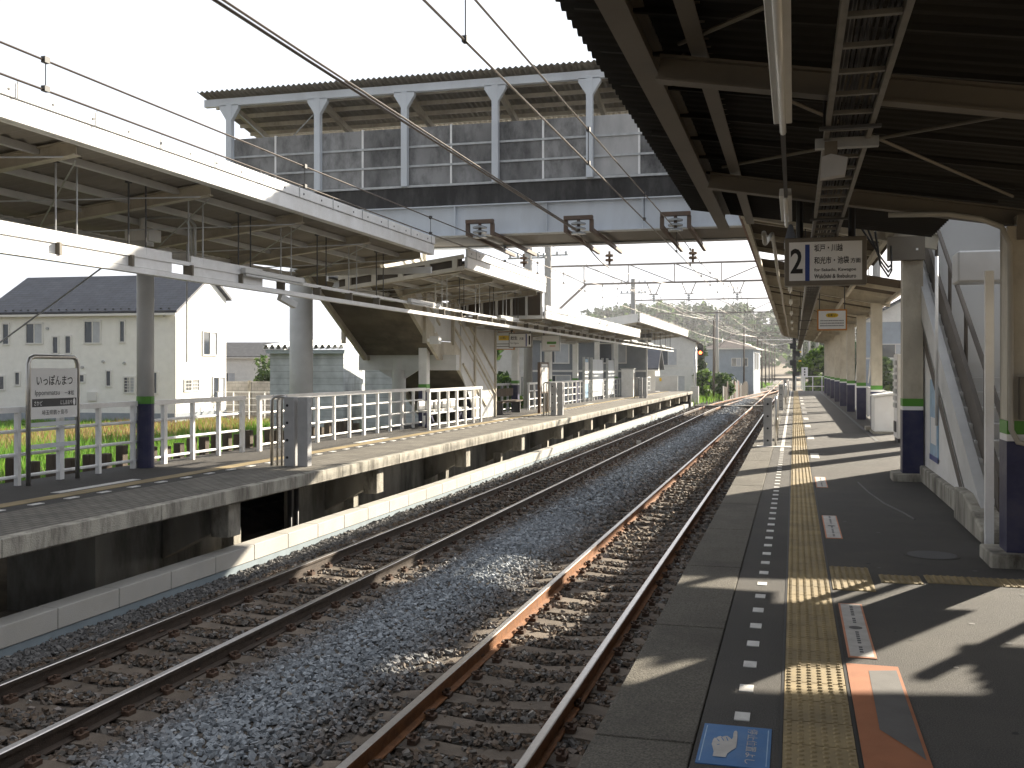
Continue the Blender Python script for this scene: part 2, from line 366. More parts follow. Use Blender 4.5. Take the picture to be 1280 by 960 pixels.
#@@GROUND
# ------------------------------------------------------------------ ground
b = MB(); N = 60
def gz(x, y):
    z = -1.45 + .05*math.sin(x*.7)*math.cos(y*.5)
    if x < -10.6: z = -1.0 + .04*math.sin(x*1.3+y*.7)
    elif x < -9.6: z = -1.45 + .45*(-9.6-x)
    if x > 2.6: z = -.9
    if y > 86 : z = max(z, -1.32)
    return z
xs = [-900,-400,-200,-120,-80,-60,-50]+[-45+i*1.5 for i in range(22)]+[-11.6,-10.6,-10.1,-9.6,-8.6,-7,-5,-3,-1,1,2.4,2.7,6,12,25,50,100,200,400,900]
ys = [-60,-20,-5]+[i*3 for i in range(45)]+[150,180,220,300,400,600,1000,2200]
vs = [(x, y, gz(x, y)) for y in ys for x in xs]; w_ = len(xs)
b.add(vs, [(j*w_+i, j*w_+i+1, (j+1)*w_+i+1, (j+1)*w_+i) for j in range(len(ys)-1) for i in range(w_-1)], 'earth')
g = kind(b.build('ground'), 'structure')
# field beyond the left platform: mown straw strip and green strip
b = MB()
xs = [-48+i*1.2 for i in range(31)]; ys = [4+i*1.2 for i in range(36)]
vs = [(x, y, gz(x, y)+.03+.02*math.sin(x*3+y*2)) for y in ys for x in xs]; w_ = len(xs)
b.add(vs, [(j*w_+i, j*w_+i+1, (j+1)*w_+i+1, (j+1)*w_+i) for j in range(len(ys)-1) for i in range(w_-1)], 'field')
kind(b.build('field'), 'structure')
b = MB(); rg = random.Random(3)
def blade(mb, x, y, z, h, k, rg, w=.02):
    a = rg.uniform(0, 6.28); dx = math.cos(a); dy = math.sin(a); l = h*rg.uniform(.1, .5); b2 = rg.uniform(0, 6.28)
    mb.add([(x-dx*w, y-dy*w, z), (x+dx*w, y+dy*w, z), (x+math.cos(b2)*l, y+math.sin(b2)*l, z+h)], [(0,1,2)], k)
for _ in range(52000):
    x = rg.uniform(-36, -11.2); y = rg.uniform(12, 47)
    dist = -x*.8+y*.25
    n1 = math.sin(x*.9+y*.35)+.6*math.sin(x*2.1-y*.8)
    f = (-x-11)/20
    if x < -28.5 and y > 43: continue
    if f < .58+.04*n1: k = rg.choice(('grass_a','grass_b','grass_a')); h = rg.uniform(.15, .55)
    elif f < 1.0+.04*n1: k = rg.choice(('straw','straw','straw','grass_b')); h = rg.uniform(.12, .34)
    else: k = rg.choice(('grass_a','grass_a','grass_b')); h = rg.uniform(.12, .3)
    blade(b, x, y, gz(x, y), h, k, rg, rg.uniform(.012, .035))
kind(b.build('grass'), 'stuff')
# verge weeds beside the line far ahead
b = MB()
for _ in range(9000):
    y = rg.uniform(84, 190); x = -9.0+.030*(y-84)+rg.gauss(0, 1.0)
    if rg.random() < .12: x = 1.2+abs(rg.gauss(0, 1.2)); 
    blade(b, x, y, gz(x, y), rg.uniform(.3, .9), rg.choice(('grass_a','grass_b','grass_b','leaf_light')), rg, .07)
kind(b.build('verge_grass'), 'stuff')

# ------------------------------------------------------------------ ballast
def bed_z(x):
    z = -1.195
    if -4.95 < x < -3.25: z += .11*math.sin(math.pi*(x+4.95)/1.7)
    if x > -1.15: z -= .06*min(1, (x+1.15)/.3)
    return z
def shift(y):   # how far the left track has swung to the right at y
    if y < 64: return 0.
    t = min(1, (y-64)/84); return (TR-TL)*(3*t*t-2*t*t*t)
b = MB(); xs = [-7.35+i*.25 for i in range(29)]; ys = [-4+i*.5 for i in range(90)]+[41+i*4 for i in range(70)]
xs = [x for x in xs if x <= -.55]+[-.5]
vs = [(x, y, bed_z(x)-(.022 if min(abs(x-TR), abs(x-TL)) < 1.1 else 0)+rnd.uniform(-.01, .01)) for y in ys for x in xs]; w_ = len(xs)
b.add(vs, [(j*w_+i, j*w_+i+1, (j+1)*w_+i+1, (j+1)*w_+i) for j in range(len(ys)-1) for i in range(w_-1)], 'bed')
kind(b.build('track_bed'), 'structure')
SP = .55
def stones(name, n, y0, y1, smin, smax, seed):
    rg = random.Random(seed); v = []; f = []; col = []
    for _ in range(n):
        y = y0+(y1-y0)*rg.random()**1.35; x = rg.uniform(-7.32, -.62)
        tk = TR if abs(x-TR) < abs(x-TL) else TL
        dx = abs(x-tk)
        on_sleeper = dx < 1.0 and ((y+.135) % SP) < .27
        if on_sleeper and rg.random() < .95: continue
        if abs(dx-.56) < .07 : continue
        s = rg.uniform(smin, smax); z = bed_z(x)+s*rg.uniform(.0, .55)
        rx = Matrix.Rotation(rg.uniform(0, 6.28), 3, 'Z') @ Matrix.Rotation(rg.gauss(0, .5), 3, 'X') @ Matrix.Rotation(rg.gauss(0, .5), 3, 'Y')
        o = len(v); sx, sy, sz = s*rg.uniform(.6, 1.2), s*rg.uniform(.5, .9), s*rg.uniform(.35, .7)
        for cx, cy, cz in ((-1,-1,-1),(1,-1,-1),(1,1,-1),(-1,1,-1),(-1,-1,1),(1,-1,1),(1,1,1),(-1,1,1)):
            p = rx @ Vector((cx*sx*rg.uniform(.55, 1), cy*sy*rg.uniform(.55, 1), cz*sz*rg.uniform(.5, 1)))
            v.append((x+p.x, y+p.y, z+p.z))
        for q in ((0,3,2,1),(4,5,6,7),(0,1,5,4),(1,2,6,5),(2,3,7,6),(3,0,4,7)): f.append(tuple(o+a for a in q))
        fresh = math.exp(-((x+4.05)/.62)**2)
        fresh = max(0, min(1, fresh*1.25+rg.gauss(0, .16)))
        t = rg.random(); g_ = .7+.65*t*t
        br = (.165, .122, .088) if rg.random() < .65 else (.14, .126, .11)
        bl = (.30, .325, .35)
        c = [(br[i]*(1-fresh)+bl[i]*fresh)*g_ for i in range(3)]
        if tk == TL and x < -6.9: c = [a*1.15 for a in (.14*g_, .135*g_, .13*g_)]
        if rg.random() < .012: c = [.33, .31, .28]
        col.append(c)
    me = bpy.data.meshes.new(name); me.from_pydata(v, [], f); me.materials.append(M['stone'])
    ca = me.color_attributes.new('Col', 'FLOAT_COLOR', 'POINT')
    flat = []
    for c in col: flat += [*c, 1]*8
    ca.data.foreach_set('color', flat); me.update()
    o = bpy.data.objects.new(name, me); C.objects.link(o); kind(o, 'stuff')
stones('ballast_gravel', 68000, 4.0, 18, .018, .036, 11)
stones('ballast_gravel', 34000, 15, 48, .03, .055, 12)
stones('ballast_gravel', 9000, 45, 95, .05, .085, 13)

# ------------------------------------------------------------------ tracks
def rail_profile(): return [(-.06,-.153),(.06,-.153),(.06,-.142),(.012,-.128),(.009,-.045),(.033,-.036),(.034,-.006),(.026,0),(-.026,0),(-.034,-.006),(-.033,-.036),(-.009,-.045),(-.012,-.128),(-.06,-.142)]
def rail(parent, xf, ys, k='rail_rust'):
    pr = rail_profile(); n = len(pr); b = MB(); vs = []
    for y in ys:
        x = xf(y); vs += [(x+p[0], y, RAIL+p[1]) for p in pr]
    body = []; top = []
    for i in range(len(ys)-1):
        for j in range(n):
            q = (i*n+j, i*n+(j+1) % n, (i+1)*n+(j+1) % n, (i+1)*n+j)
            (top if j in (6, 7, 8) else body).append(q)
    o = len(b.v); b.add(vs, body, k)
    i_ = b.m('rail_top')
    for q in top: b.f.append(q); b.mi.append(i_)
    return b.build('rail', parent)
def track(label, xc, yfar, ystart):
    t = thing('railway_track', label, 'railway track', (xc(0), 0, RAIL-.15))
    ys = [-5+i*5 for i in range(13)]+[62+i*3 for i in range(int((yfar-62)/3)+1)]
    for s in (-1, 1): rail(t, lambda y: xc(y)+s*.563, [y for y in ys if y <= 72] if xc(0) < -4 else ys, 'rail_dark' if xc(0) < -4 else 'rail_rust')
    if xc(0) < -4:
        for s in (-1, 1): rail(t, lambda y: xc(y)+s*.563, [y for y in ys if y >= 71])
    # one sleeper with its clips, then copies
    x0 = xc(0); z0 = RAIL-.158
    i0 = math.ceil(ystart/SP)
    def sleeper_mb(mb, x, y):
        secs = [(-1.0,.115,-.03),(-.75,.12,.0),(-.42,.115,.0),(0,.09,-.028),(.42,.115,.0),(.75,.12,.0),(1.0,.115,-.03)]
        vs = []
        for sx, w, dz in secs: vs += [(x+sx, y-w-.02, z0-.16), (x+sx, y-w, z0+dz), (x+sx, y+w, z0+dz), (x+sx, y+w+.02, z0-.16)]
        fs = []
        for i in range(6):
            for j in range(3): fs.append((4*i+j, 4*i+j+1, 4*i+5+j, 4*i+4+j))
        fs += [(0,1,2,3), (27,26,25,24)]
        mb.add(vs, fs, 'sleeper')
    def clip_mb(mb, x, y):
        for s in (-1, 1):
            mb.box((x+s*.062, y-.05, z0), (x+s*.13, y+.05, z0+.035), 'clip')
            mb.tube([(x+s*.10, y-.07, z0+.05), (x+s*.055, y-.03, z0+.05), (x+s*.055, y+.03, z0+.05), (x+s*.10, y+.07, z0+.05)], .012, 'clip', 5)
            mb.tube([(x+s*.10, y, z0+.02), (x+s*.10, y, z0+.075)], .014, 'clip', 6)
    y = i0*SP
    b = MB(); sleeper_mb(b, x0, y); s0 = b.build('sleeper', t)
    cl = []
    for s in (-1, 1):
        b = MB(); clip_mb(b, x0+s*.563, y)
        for c_ in b.clusters(.02): b.sub(c_).build1('rail_clip', s0)
    for i in range(1, 64):
        c = dup(s0, t); c.location.y += i*SP; c.rotation_euler.z = rnd.gauss(0, .006)
        if y+i*SP > 62: c.location.x += xc(y+i*SP)-x0
    b = MB(); k = i0+64
    while k*SP < min(yfar, 150):
        xx = xc(k*SP); b.box((xx-1, k*SP-.12, z0-.14), (xx+1, k*SP+.12, z0-.004), 'sleeper')
        for s in (-1, 1): b.box((xx+s*.563-.12, k*SP-.06, z0-.003), (xx+s*.563+.12, k*SP+.06, z0+.04), 'clip')
        k += 1
    kind(b.build('far_sleepers', t), 'stuff')
    return t
track('rusty rails on concrete sleepers along the near platform with orange sunlit side', lambda y: TR, 330, 4.2)
track('rusty railway track beside the far platform, curving right beyond its end', lambda y: TL+shift(y), 146, 4.8)
# small maintenance details on the track
b = MB(); b.box((-6.9, 74.8, -1.17), (-1.0, 75.1, -.985), 'old_concrete'); b.box((-6.9, 74.75, -.984), (-1.0, 75.15, -.96), 'trough_concrete')
tag(b.build('cable_crossing'), 'thin pale cable duct laid across both tracks past the far platform end', 'cable duct')
b = MB(); b.box((-5.62, 37.9, -1.17), (-5.45, 37.96, -1.03), 'pale_mark'); b.box((-5.60, 37.89, -1.10), (-5.47, 37.9, -1.05), 'white_mark')
tag(b.build('track_marker'), 'small pale marker plate between the rails of the far track', 'track marker')
b = MB(); rg = random.Random(5)
b.add([(-1.40,6.25,-1.12),(-1.30,6.22,-1.10),(-1.27,6.33,-1.13),(-1.36,6.36,-1.08),(-1.33,6.28,-1.05)], [(0,1,4),(1,2,4),(2,3,4),(3,0,4),(0,3,2,1)], 'white_mark')
tag(b.build('litter'), 'crumpled white scrap of paper lying on ballast beside the near rail', 'litter')

# ------------------------------------------------------------------ platforms
def platform_right():
    p = kind(MB().box((-.66,-8,-1.35), (-.40,80,-.22), 'old_concrete').build('platform'), 'structure')
    b = MB(); b.box((-.405,-8,-1.3), (2.75,80,0), 'asphalt'); b.build('asphalt_surface', p)
    b = MB(); y = -7.6
    while y < 79.5:
        b.box((-.835, y+.006, -.20), (-.412, y+1.994, .004), 'edge_stone'); y += 2
    b.build('edge_slab', p, bevel=.006)
    b = MB(); b.box((-.66, 79.6, -1.3), (2.75, 80, -.01), 'old_concrete'); b.build('end_wall', p)
    # tactile paving: real domes on every tile
    b = MB(); y = 3.0
    def tile(mb, x, y, w=.3, n=6, sides=6):
        mb.box((x+.003, y+.005, -.01), (x+w-.004, y+w-.005, .006), 'tactile')
        st = w/n; c = [(math.cos(6.283*i/sides), math.sin(6.283*i/sides)) for i in range(sides)]
        for i in range(n):
            for j in range(n):
                cx = x+st*(i+.5); cy = y+st*(j+.5)
                vs = [(cx+.0155*a, cy+.0155*q, .006) for a, q in c]+[(cx+.0095*a, cy+.0095*q, .0125) for a, q in c]
                mb.add(vs, [(k, (k+1)%sides, sides+(k+1)%sides, sides+k) for k in range(sides)]+[tuple(range(sides, 2*sides))], 'tactile')
    while y < 79:
        tile(b, -.05, y, sides=6 if y < 22 else 4); y += .3
    kind(b.build('tactile_paving', p), 'structure')
    b = MB()
    b.box((-.062, -6, -.01), (-.05, 79, .003), 'black'); b.box((.25, -6, -.01), (.262, 79, .003), 'black')
    b.build('paving_joint', p)
    b = MB()
    for x, y in ((.265, 7.75), (.265, 8.05), (.265, 8.35), (.62, 8.1)): tile(b, x, y)
    x = .95
    while x < 2.4: tile(b, x, 8.17, sides=4); x += .3
    b.build('tactile_branch', p)
    b = MB(); y = 4.75
    while y < 20.3: b.box((-.263, y, -.01), (-.195, y+.11, .0045), 'white_mark'); y += .431
    b.build('white_marker', p)
    b = MB(); b.box((-.27, 20.6, -.01), (-.20, 79, .0045), 'pale_mark')
    for i in range(38):
        yy = 21.5+i*1.5; b.box((-.40, yy, -.01), (-.07, yy+.035, .0052), 'asphalt')
    for yy in (21.6, 41.2, 60.0): b.box((-.75, yy, -.01), (-.06, yy+.42, .0095), 'pale_mark')
    b.build('edge_line', p)
    b = MB(); b.tube([(1.13,9.42,.001),(1.13,9.42,.004)], .2, 'dark_grey', 20); b.tube([(1.13,9.42,.0),(1.13,9.42,.003)], .23, 'asphalt', 20)
    b.build('manhole_cover', p)
    rg = random.Random(44); b = MB()
    b.tube([(.86,15.2,.0015),(.92,14.0,.0015),(1.02,12.9,.0015),(1.16,12.1,.0015),(1.22,11.6,.0015)], .012, 'grey_mat', 6); b.build('surface_scratch', p)
    b = MB()
    for i in range(70):
        x = rg.uniform(.5, 2.3); y = rg.uniform(3.5, 22); r_ = rg.uniform(.008, .024); n = 7; o = rg.uniform(0, 6)
        b.add([(x+r_*rg.uniform(.7,1.2)*math.cos(o+6.283*k/n), y+r_*1.2*rg.uniform(.7,1.2)*math.sin(o+6.283*k/n), .0025) for k in range(n)], [tuple(range(n))], rg.choice(('rubber','grey_mat','rubber')))
    kind(b.build('surface_stain', p), 'stuff')
    b = MB(); b.box((1.72, 24.0, -.005), (1.80, 79, .006), 'dark_grey'); b.build('drain', p)
platform_right()
def floor_panel(y0, y1, label, text=True, edge='pink_mark'):
    b = MB(); b.box((.285, y0, 0), (.435, y1, .005), edge); b.box((.297, y0+.02, .0049), (.423, y1-.02, .0062), 'pale_mark')
    if text:
        n = int((y1-y0)/.055)
        for i in range(n):
            if i % 7 == 3 or abs(i-n/2) < 2: continue
            b.box((.352, y0+.1+i*.05, .006), (.372, y0+.13+i*.05, .0068), 'dark_grey')
        b.tube([(.36, (y0+y1)/2, .006), (.36, (y0+y1)/2, .0068)], .04, 'grey_mat', 14)
    tag(b.build('floor_sticker'), label, 'floor sticker')
names = ['long white floor sticker with pink border and small lettering just beyond the orange mat', 'white floor sticker with pink border standing in shade beyond the tactile branch', 'white floor sticker half in sun at the edge of the big shadow']
for (a, q), l in zip(((5.95, 7.3), (10.1, 11.65), (14.42, 15.8)), names): floor_panel(a, q, l)
for i, (a, q) in enumerate(((19.1, 20.2), (24.3, 25.4), (29.3, 30.7), (33.7, 35.2), (38.6, 40.0), (43.5, 45), (48.5, 50), (53.5, 55), (58.5, 60))):
    floor_panel(a, q, ['first', 'second', 'third', 'fourth', 'fifth', 'sixth', 'seventh', 'eighth', 'ninth'][i]+' plain white floor dash beyond the shadow, counted going away along the yellow strip', False, 'pale_mark')
b = MB()
b.add([(.268,3.9,.004),(.53,3.9,.004),(.53,5.82,.004),(.268,5.82,.004)], [(0,1,2,3)], 'orange_mat')
b.add([(.375,5.70,.0055),(.515,5.74,.0055),(.515,4.62,.0055),(.36,4.78,.0055)][::-1], [(0,1,2,3)], 'grey_mat')
b.add([(.515,4.62,.0055),(.515,4.45,.0055),(.47,4.56,.0055)], [(0,1,2)], 'grey_mat')
b.add([(.36,4.78,.0055),(.515,4.62,.0055),(.47,4.56,.0055)], [(0,1,2)], 'grey_mat')
tag(b.build('floor_mat'), 'orange and grey boarding mat with arrow edge beside the yellow tactile strip', 'floor mat')
# blue sticker with a fist and thumb, text along its right side
b = MB(); x0, x1, y0, y1 = -.385, -.095, 4.19, 4.665
def bx(u, v, z=.0062): return (x0+(x1-x0)*u, y0+(y1-y0)*v, z)
b.box((x0, y0, 0), (x1, y1, .004), 'blue_sign')
for a in ((.04,.05,.055,.95), (.945,.05,.96,.95)): b.add([bx(a[0],a[1],.0046), bx(a[2],a[1],.0046), bx(a[2],a[3],.0046), bx(a[0],a[3],.0046)], [(0,1,2,3)], 'poster')
hand = [(.22,.17),(.40,.17),(.41,.26),(.46,.34),(.52,.42),(.52,.54),(.515,.70),(.505,.82),(.485,.86),(.46,.84),(.45,.78),(.455,.68),(.44,.62),(.41,.66),(.37,.70),(.33,.69),(.30,.66),(.27,.68),(.235,.655),(.22,.62),(.19,.62),(.175,.56),(.17,.46),(.20,.36),(.22,.28)]
b.add([bx(*q) for q in hand], [tuple(range(len(hand)))], 'pale_mark')
for a, c in (((.23,.60),(.27,.54)), ((.29,.645),(.33,.57)), ((.36,.66),(.39,.575)), ((.25,.45),(.28,.47))):
    p, q = bx(*a, .0064), bx(*c, .0064); b.beam(p, q, .004, .001, 'blue_sign')
put_text(b, '停止位置よし', bx(.655, .93, .0064), (0,-1,0), (1,0,0), (y1-y0)*.86, (x1-x0)*.15, 'pale_mark', .0)
tag(b.build('floor_sign'), 'blue floor sign with white pointing hand beside the yellow tactile strip', 'floor sign')

def platform_left():
    p = kind(MB().box((-8.42, 16.0, -1.5), (-8.3, 74.5, -.19), 'old_concrete').build('platform'), 'structure')
    b = MB(); b.box((-10.6, -2, -.18), (-8.42, 75, 0), 'asphalt'); b.build('asphalt_surface', p)
    b = MB(); b.box((-8.42, -2, -.19), (-7.13, 75, .002), 'paver'); b.build('paver_surface', p)
    b = MB(); y = -2
    while y < 74.9: b.box((-7.24, y+.004, -.175), (-7.10, y+2.496, .006), 'concrete'); y += 2.5
    b.build('edge_slab', p, bevel=.008)
    b = MB(); b.box((-8.98, -2, -.01), (-8.74, 75, .006), 'tactile'); b.build('tactile_paving', p)
    b = MB(); y = 7.0
    while y < 74: b.box((-8.62, y, -.01), (-8.54, y+.2, .0062), 'white_mark'); y += .62
    b.build('white_marker', p)
    b = MB()
    for a in (11.2, 20.6, 26.6, 31.2, 40, 46, 55, 63): b.box((-9.2, a, -.01), (-9.06, a+1.7, .0042), 'white_mark')
    b.build('boarding_mark', p)
    # recessed walls and the piers under the slab
    b = MB(); b.box((-9.6, 10.9, -1.6), (-8.3, 14.2, -.19), 'old_concrete'); b.build('pier_wall', p)
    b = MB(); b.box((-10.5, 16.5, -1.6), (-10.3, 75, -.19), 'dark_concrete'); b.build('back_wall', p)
    for yb in (12.4, 17.45, 22.7, 27.7, 32.7, 37.8, 43, 48, 53, 58, 63, 68, 73):
        b = MB(); b.box((-7.52, yb-.16, -.66), (-7.26, yb+.16, -.177), 'concrete'); b.prism([(-7.52,yb-.13,-.3),(-8.29,yb-.13,-.3),(-8.29,yb-.13,-1.0),(-7.52,yb-.13,-.6)], (0,.26,0), 'old_concrete'); b.build('bracket', p, bevel=.01)
    b = MB(); 
    for yb in (13.4, 17.6, 22.8, 27.4, 33, 38, 43.5): b.box((-8.1, yb-.1, -1.4), (-7.88, yb+.1, -.75), 'concrete')
    for i, yb in enumerate((13.4, 17.6, 22.8, 27.4, 33, 38, 43.5)):
        b = MB(); b.box((-8.0, yb-.1, -1.5), (-7.8, yb+.1, -.72), 'concrete'); b.build('stub_post', p)
    b = MB()
    for dx in (0, .12): b.tube([(-7.9+dx, 15.2, -.2), (-7.9+dx, 15.2, -1.05), (-7.8+dx, 15.2, -1.2), (-7.6+dx, 15.2, -1.25)], .04, 'black', 8)
    b.build('drain_pipe', p, smooth=True)
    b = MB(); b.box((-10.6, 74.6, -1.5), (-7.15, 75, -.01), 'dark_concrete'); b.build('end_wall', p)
platform_left()
# pale cable trough under the far platform edge
t = thing('cable_trough', 'pale concrete cable trough running along the foot of the far platform', 'cable trough', (-7.45, 30, -1.2))
b = MB(); y = -2
while y < 78: b.box((-7.56, y+.004, -1.09), (-7.30, y+.996, -.87), 'trough_concrete'); y += 1
b.build('cover', t, bevel=.008)
b = MB(); b.box((-7.545, -2, -1.3), (-7.315, 78, -1.095), 'trough_blue'); b.build('channel', t)
#@@
# ------------------------------------------------------------------ footbridge
YF, YB, ZG, ZT, ZD, ZP = 21.5, 23.7, 4.52, 5.14, 5.66, 6.95
fb = thing('footbridge', 'white girder footbridge with grimy grey side boards and corrugated roof crossing over both tracks', 'footbridge', (-5, 22.6, 0))
def girder(y, s):
    b = MB(); b.box((-9.6, y-.012, ZG), (3.6, y+.012, ZT), 'bridge_paint')
    b.box((-9.6, y-.15, ZG-.025), (3.6, y+.15, ZG-.001), 'bridge_paint'); b.box((-9.6, y-.12, ZT+.001), (3.6, y+.12, ZT+.025), 'bridge_paint')
    for x in [-9.2+2.05*i for i in range(7)]: b.box((x-.008, y-.11, ZG+.002), (x+.008, y+.11, ZT-.002), 'bridge_paint')
    return b.build('girder', fb)
girder(YF, 1); girder(YB, 1)
b = MB(); b.box((-12.6, YF-.02, ZT+.03), (3.8, YB+.02, ZD-.05), 'deck_black'); b.build('deck', fb)
b = MB()
for x in [-9.0+1.02*i for i in range(12)]: b.ibeam((x, YF+.02, ZT-.14), (x, YB-.02, ZT-.14), .12, .24, 'beam_paint')
b.build('floor_beam', fb)
b = MB(); b.box((-9.5, YF+.02, ZG+.01), (3.5, YB-.02, ZG+.02), 'beam_paint'); b.build('soffit_panel', fb)
b = MB(); b.box((-12.75, YF-.06, ZD-.05), (3.9, YF+.10, ZD), 'galv'); b.box((-12.75, YB-.10, ZD-.05), (3.9, YB+.06, ZD), 'galv'); b.build('kerb_trim', fb)
posts = [-12.66, -10.42, -8.32, -6.23, -4.16, -2.1, -.04, 2.02, 3.8]
def bpost(x, y, top, haunch=True):
    b = MB(); b.box((x-.07, y-.07, ZD-.03), (x+.07, y+.07, top), 'bridge_paint')
    if haunch: b.prism([(x-.07,y-.06,top-.35),(x+.07,y-.06,top-.35),(x+.24,y-.06,top-.08),(x+.24,y-.06,top),(x-.24,y-.06,top),(x-.24,y-.06,top-.08)], (0,.12,0), 'bridge_paint')
    return b.build('post', fb)
ZR = 7.72
for x in posts: bpost(x, YF-.08, ZR); bpost(x, YB+.08, 7.22)
def board_row(y, side):
    xs = []
    for a, c in zip(posts[:-1], posts[1:]):
        n = max(1, round((c-a)/.9)); n = 2 if (c-a) > 1.7 else n
        for i in range(n): xs.append((a+(c-a)*i/n, a+(c-a)*(i+1)/n))
    r_ = random.Random(4+side)
    for i, (a, c) in enumerate(xs):
        light = (side == 0 and i in (8, 12, 15)) or r_.random() < .06
        b = MB(); b.box((a+.025, y-.02, ZD+.02), (c-.025, y+.02, ZP), 'board_light' if light else 'board_grey'); b.build('side_board', fb)
    b = MB()
    for a, c in xs[1:]: b.box((a-.022, y-.035, ZD+.01), (a+.022, y+.035, ZP+.02), 'white_paint')
    b.build('board_strip', fb)
    b = MB(); s = -1 if side == 0 else 1
    for z in (ZD+.43, ZD+.86): b.box((posts[0], y-.05, z-.022), (posts[-1], y+.05, z+.022), 'galv')
    b.build('board_rail', fb)
board_row(YF+.04, 0); board_row(YB-.04, 1)
b = MB(); b.box((-12.64, YF+.1, ZD), (-12.6, YB-.1, ZP), 'board_grey'); b.build('end_board', fb)
b = MB()
zr = lambda y: 7.86-(y-YF)*.17
b.beam((-13.3, YF-.08, ZR+.07), (4.2, YF-.08, ZR+.07), .12, .17, 'bridge_paint'); b.beam((-13.3, YB+.08, 7.29), (4.2, YB+.08, 7.29), .12, .15, 'bridge_paint'); b.build('eave_beam', fb)
b = MB()
for x in posts:
    b.beam((x, YF-.02, ZR-.0), (x, YB+.08, 7.22), .1, .13, 'cream_paint')
for y in (YF+.4, YF+.95, YF+1.5, YF+2.0): b.beam((-13.3, y, zr(y)+.03), (4.2, y, zr(y)+.03), .06, .09, 'cream_paint')
b.build('rafter', fb)
b = MB(); ys = (YF-.30, YB+.35); n = int(17.6/.13*6)
top = []; bot = []
for i in range(n+1):
    x = -13.4+17.8*i/n; w = .022*math.cos(6.2832*(x)/.13)
    for y in ys: bot.append((x, y, zr(y)+.10+w)); top.append((x, y, zr(y)+.112+w))
b.add(bot, [(2*i, 2*i+1, 2*i+3, 2*i+2) for i in range(n)], 'roof_under_grey'); b.add(top, [(2*i, 2*i+2, 2*i+3, 2*i+1) for i in range(n)], 'roof_green')
for s_ in (0, 1):
    e = []; f = []
    for i in range(n): o = len(e); e += [bot[2*i+s_], bot[2*i+2+s_], top[2*i+2+s_], top[2*i+s_]]; f.append((o, o+1, o+2, o+3))
    b.add(e, f, 'roof_green')
b.build('roof', fb)
b = MB()
for p, q in (((-12.6,YF+.15,ZR-.1),(-10.45,YF+.15,ZD)), ((-10.45,YF+.15,ZR-.1),(-12.6,YF+.15,ZD))): b.tube([p, q], .014, 'galv', 6)
b.build('brace', fb)
# catenary insulator brackets on the near girder
for x in (-6.40, -4.28, -2.30):
    b = MB(); b.box((x-.30, YF-.75, ZG+.14), (x+.30, YF-.62, ZG+.22), 'brown_steel')
    for s in (-.27, .27):
        b.box((x+s-.04, YF-.70, ZG-.10), (x+s+.04, YF-.62, ZG+.14), 'brown_steel'); b.beam((x+s, YF-.70, ZG-.07), (x+s, YB+.9, ZG-.12), .07, .08, 'brown_steel')
    br = b.build('insulator_bracket', fb)
    b = MB(); b.tube([(x, YF-.68, ZG+.15), (x, YF-.68, ZG-.16)], .035, 'brown_steel', 8)
    for z in (.07, -.03, -.13): b.tube([(x, YF-.68, ZG+z+.03), (x, YF-.68, ZG+z)], .05, 'insulator', 14, .15); b.tube([(x, YF-.68, ZG+z), (x, YF-.68, ZG+z-.03)], .15, 'insulator', 14)
    b.build('insulator', br)
    b = MB(); b.tube([(x, YB+.8, ZG-.1), (x, YB+.8, ZG-.42)], .03, 'brown_steel', 8)
    for z in (-.18, -.29): b.tube([(x, YB+.8, ZG+z), (x, YB+.8, ZG+z-.05)], .10, 'brown_steel', 12)
    b.build('insulator', br)
# supports
b = MB(); b.tube([(-12.4, 24.5, -1.2), (-12.4, 24.5, 4.2)], .30, 'grey_white', 28); b.build('column', fb, smooth=False)
for p in fb.children:
    if p.name.startswith('column'):
        for q in p.data.polygons: q.use_smooth = len(q.vertices) == 4
b = MB(); b.tube([(-11.1, 28.1, -1.2), (-11.1, 28.1, 1.9)], .2, 'grey_white', 20); b.beam((-12.3, 28.1, 1.78), (-9.3, 28.1, 1.78), .3, .44, 'grey_white')
b.prism([(-11.1,28.05,1.2),(-10.5,28.05,1.56),(-11.7,28.05,1.56)], (0,.1,0), 'grey_white'); b.build('landing_support', fb)
b = MB()
for x in (3.0,): b.box((x-.15, 22.4, -1), (x+.15, 22.8, ZG-.03), 'cream_paint')
b.build('column', fb)
# stairs: a side plate, treads, soffit, parapet
SL = .545
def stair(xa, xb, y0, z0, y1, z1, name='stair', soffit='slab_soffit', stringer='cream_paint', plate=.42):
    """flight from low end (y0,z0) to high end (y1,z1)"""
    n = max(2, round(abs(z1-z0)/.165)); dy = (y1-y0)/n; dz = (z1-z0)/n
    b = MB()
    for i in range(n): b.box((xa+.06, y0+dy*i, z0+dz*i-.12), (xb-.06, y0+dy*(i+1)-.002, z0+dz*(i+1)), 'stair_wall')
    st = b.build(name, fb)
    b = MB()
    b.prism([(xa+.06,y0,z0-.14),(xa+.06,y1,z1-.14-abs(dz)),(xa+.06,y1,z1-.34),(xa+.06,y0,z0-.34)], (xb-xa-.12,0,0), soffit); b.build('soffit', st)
    for x in (xa, xb):
        b = MB(); b.prism([(x-.05,y0,z0-plate),(x-.05,y1,z1-plate),(x-.05,y1,z1+.14),(x-.05,y0,z0+.14)], (.10,0,0), stringer); b.build('stringer', st)
    return st
def rails_on(st, x, y0, z0, y1, z1, hs=(.55,.9), k='stair_dark', r=.025):
    b = MB()
    for h in hs: b.tube([(x,y0,z0+h),(x,y1,z1+h)], r, k, 8)
    n = max(2, int(abs(y1-y0)/1.3))
    for i in range(n+1):
        t = i/n; yy = y0+(y1-y0)*t; zz = z0+(z1-z0)*t; b.tube([(x,yy,zz+.1),(x,yy,zz+hs[-1])], r*.8, k, 6)
    b.build('handrail', st)
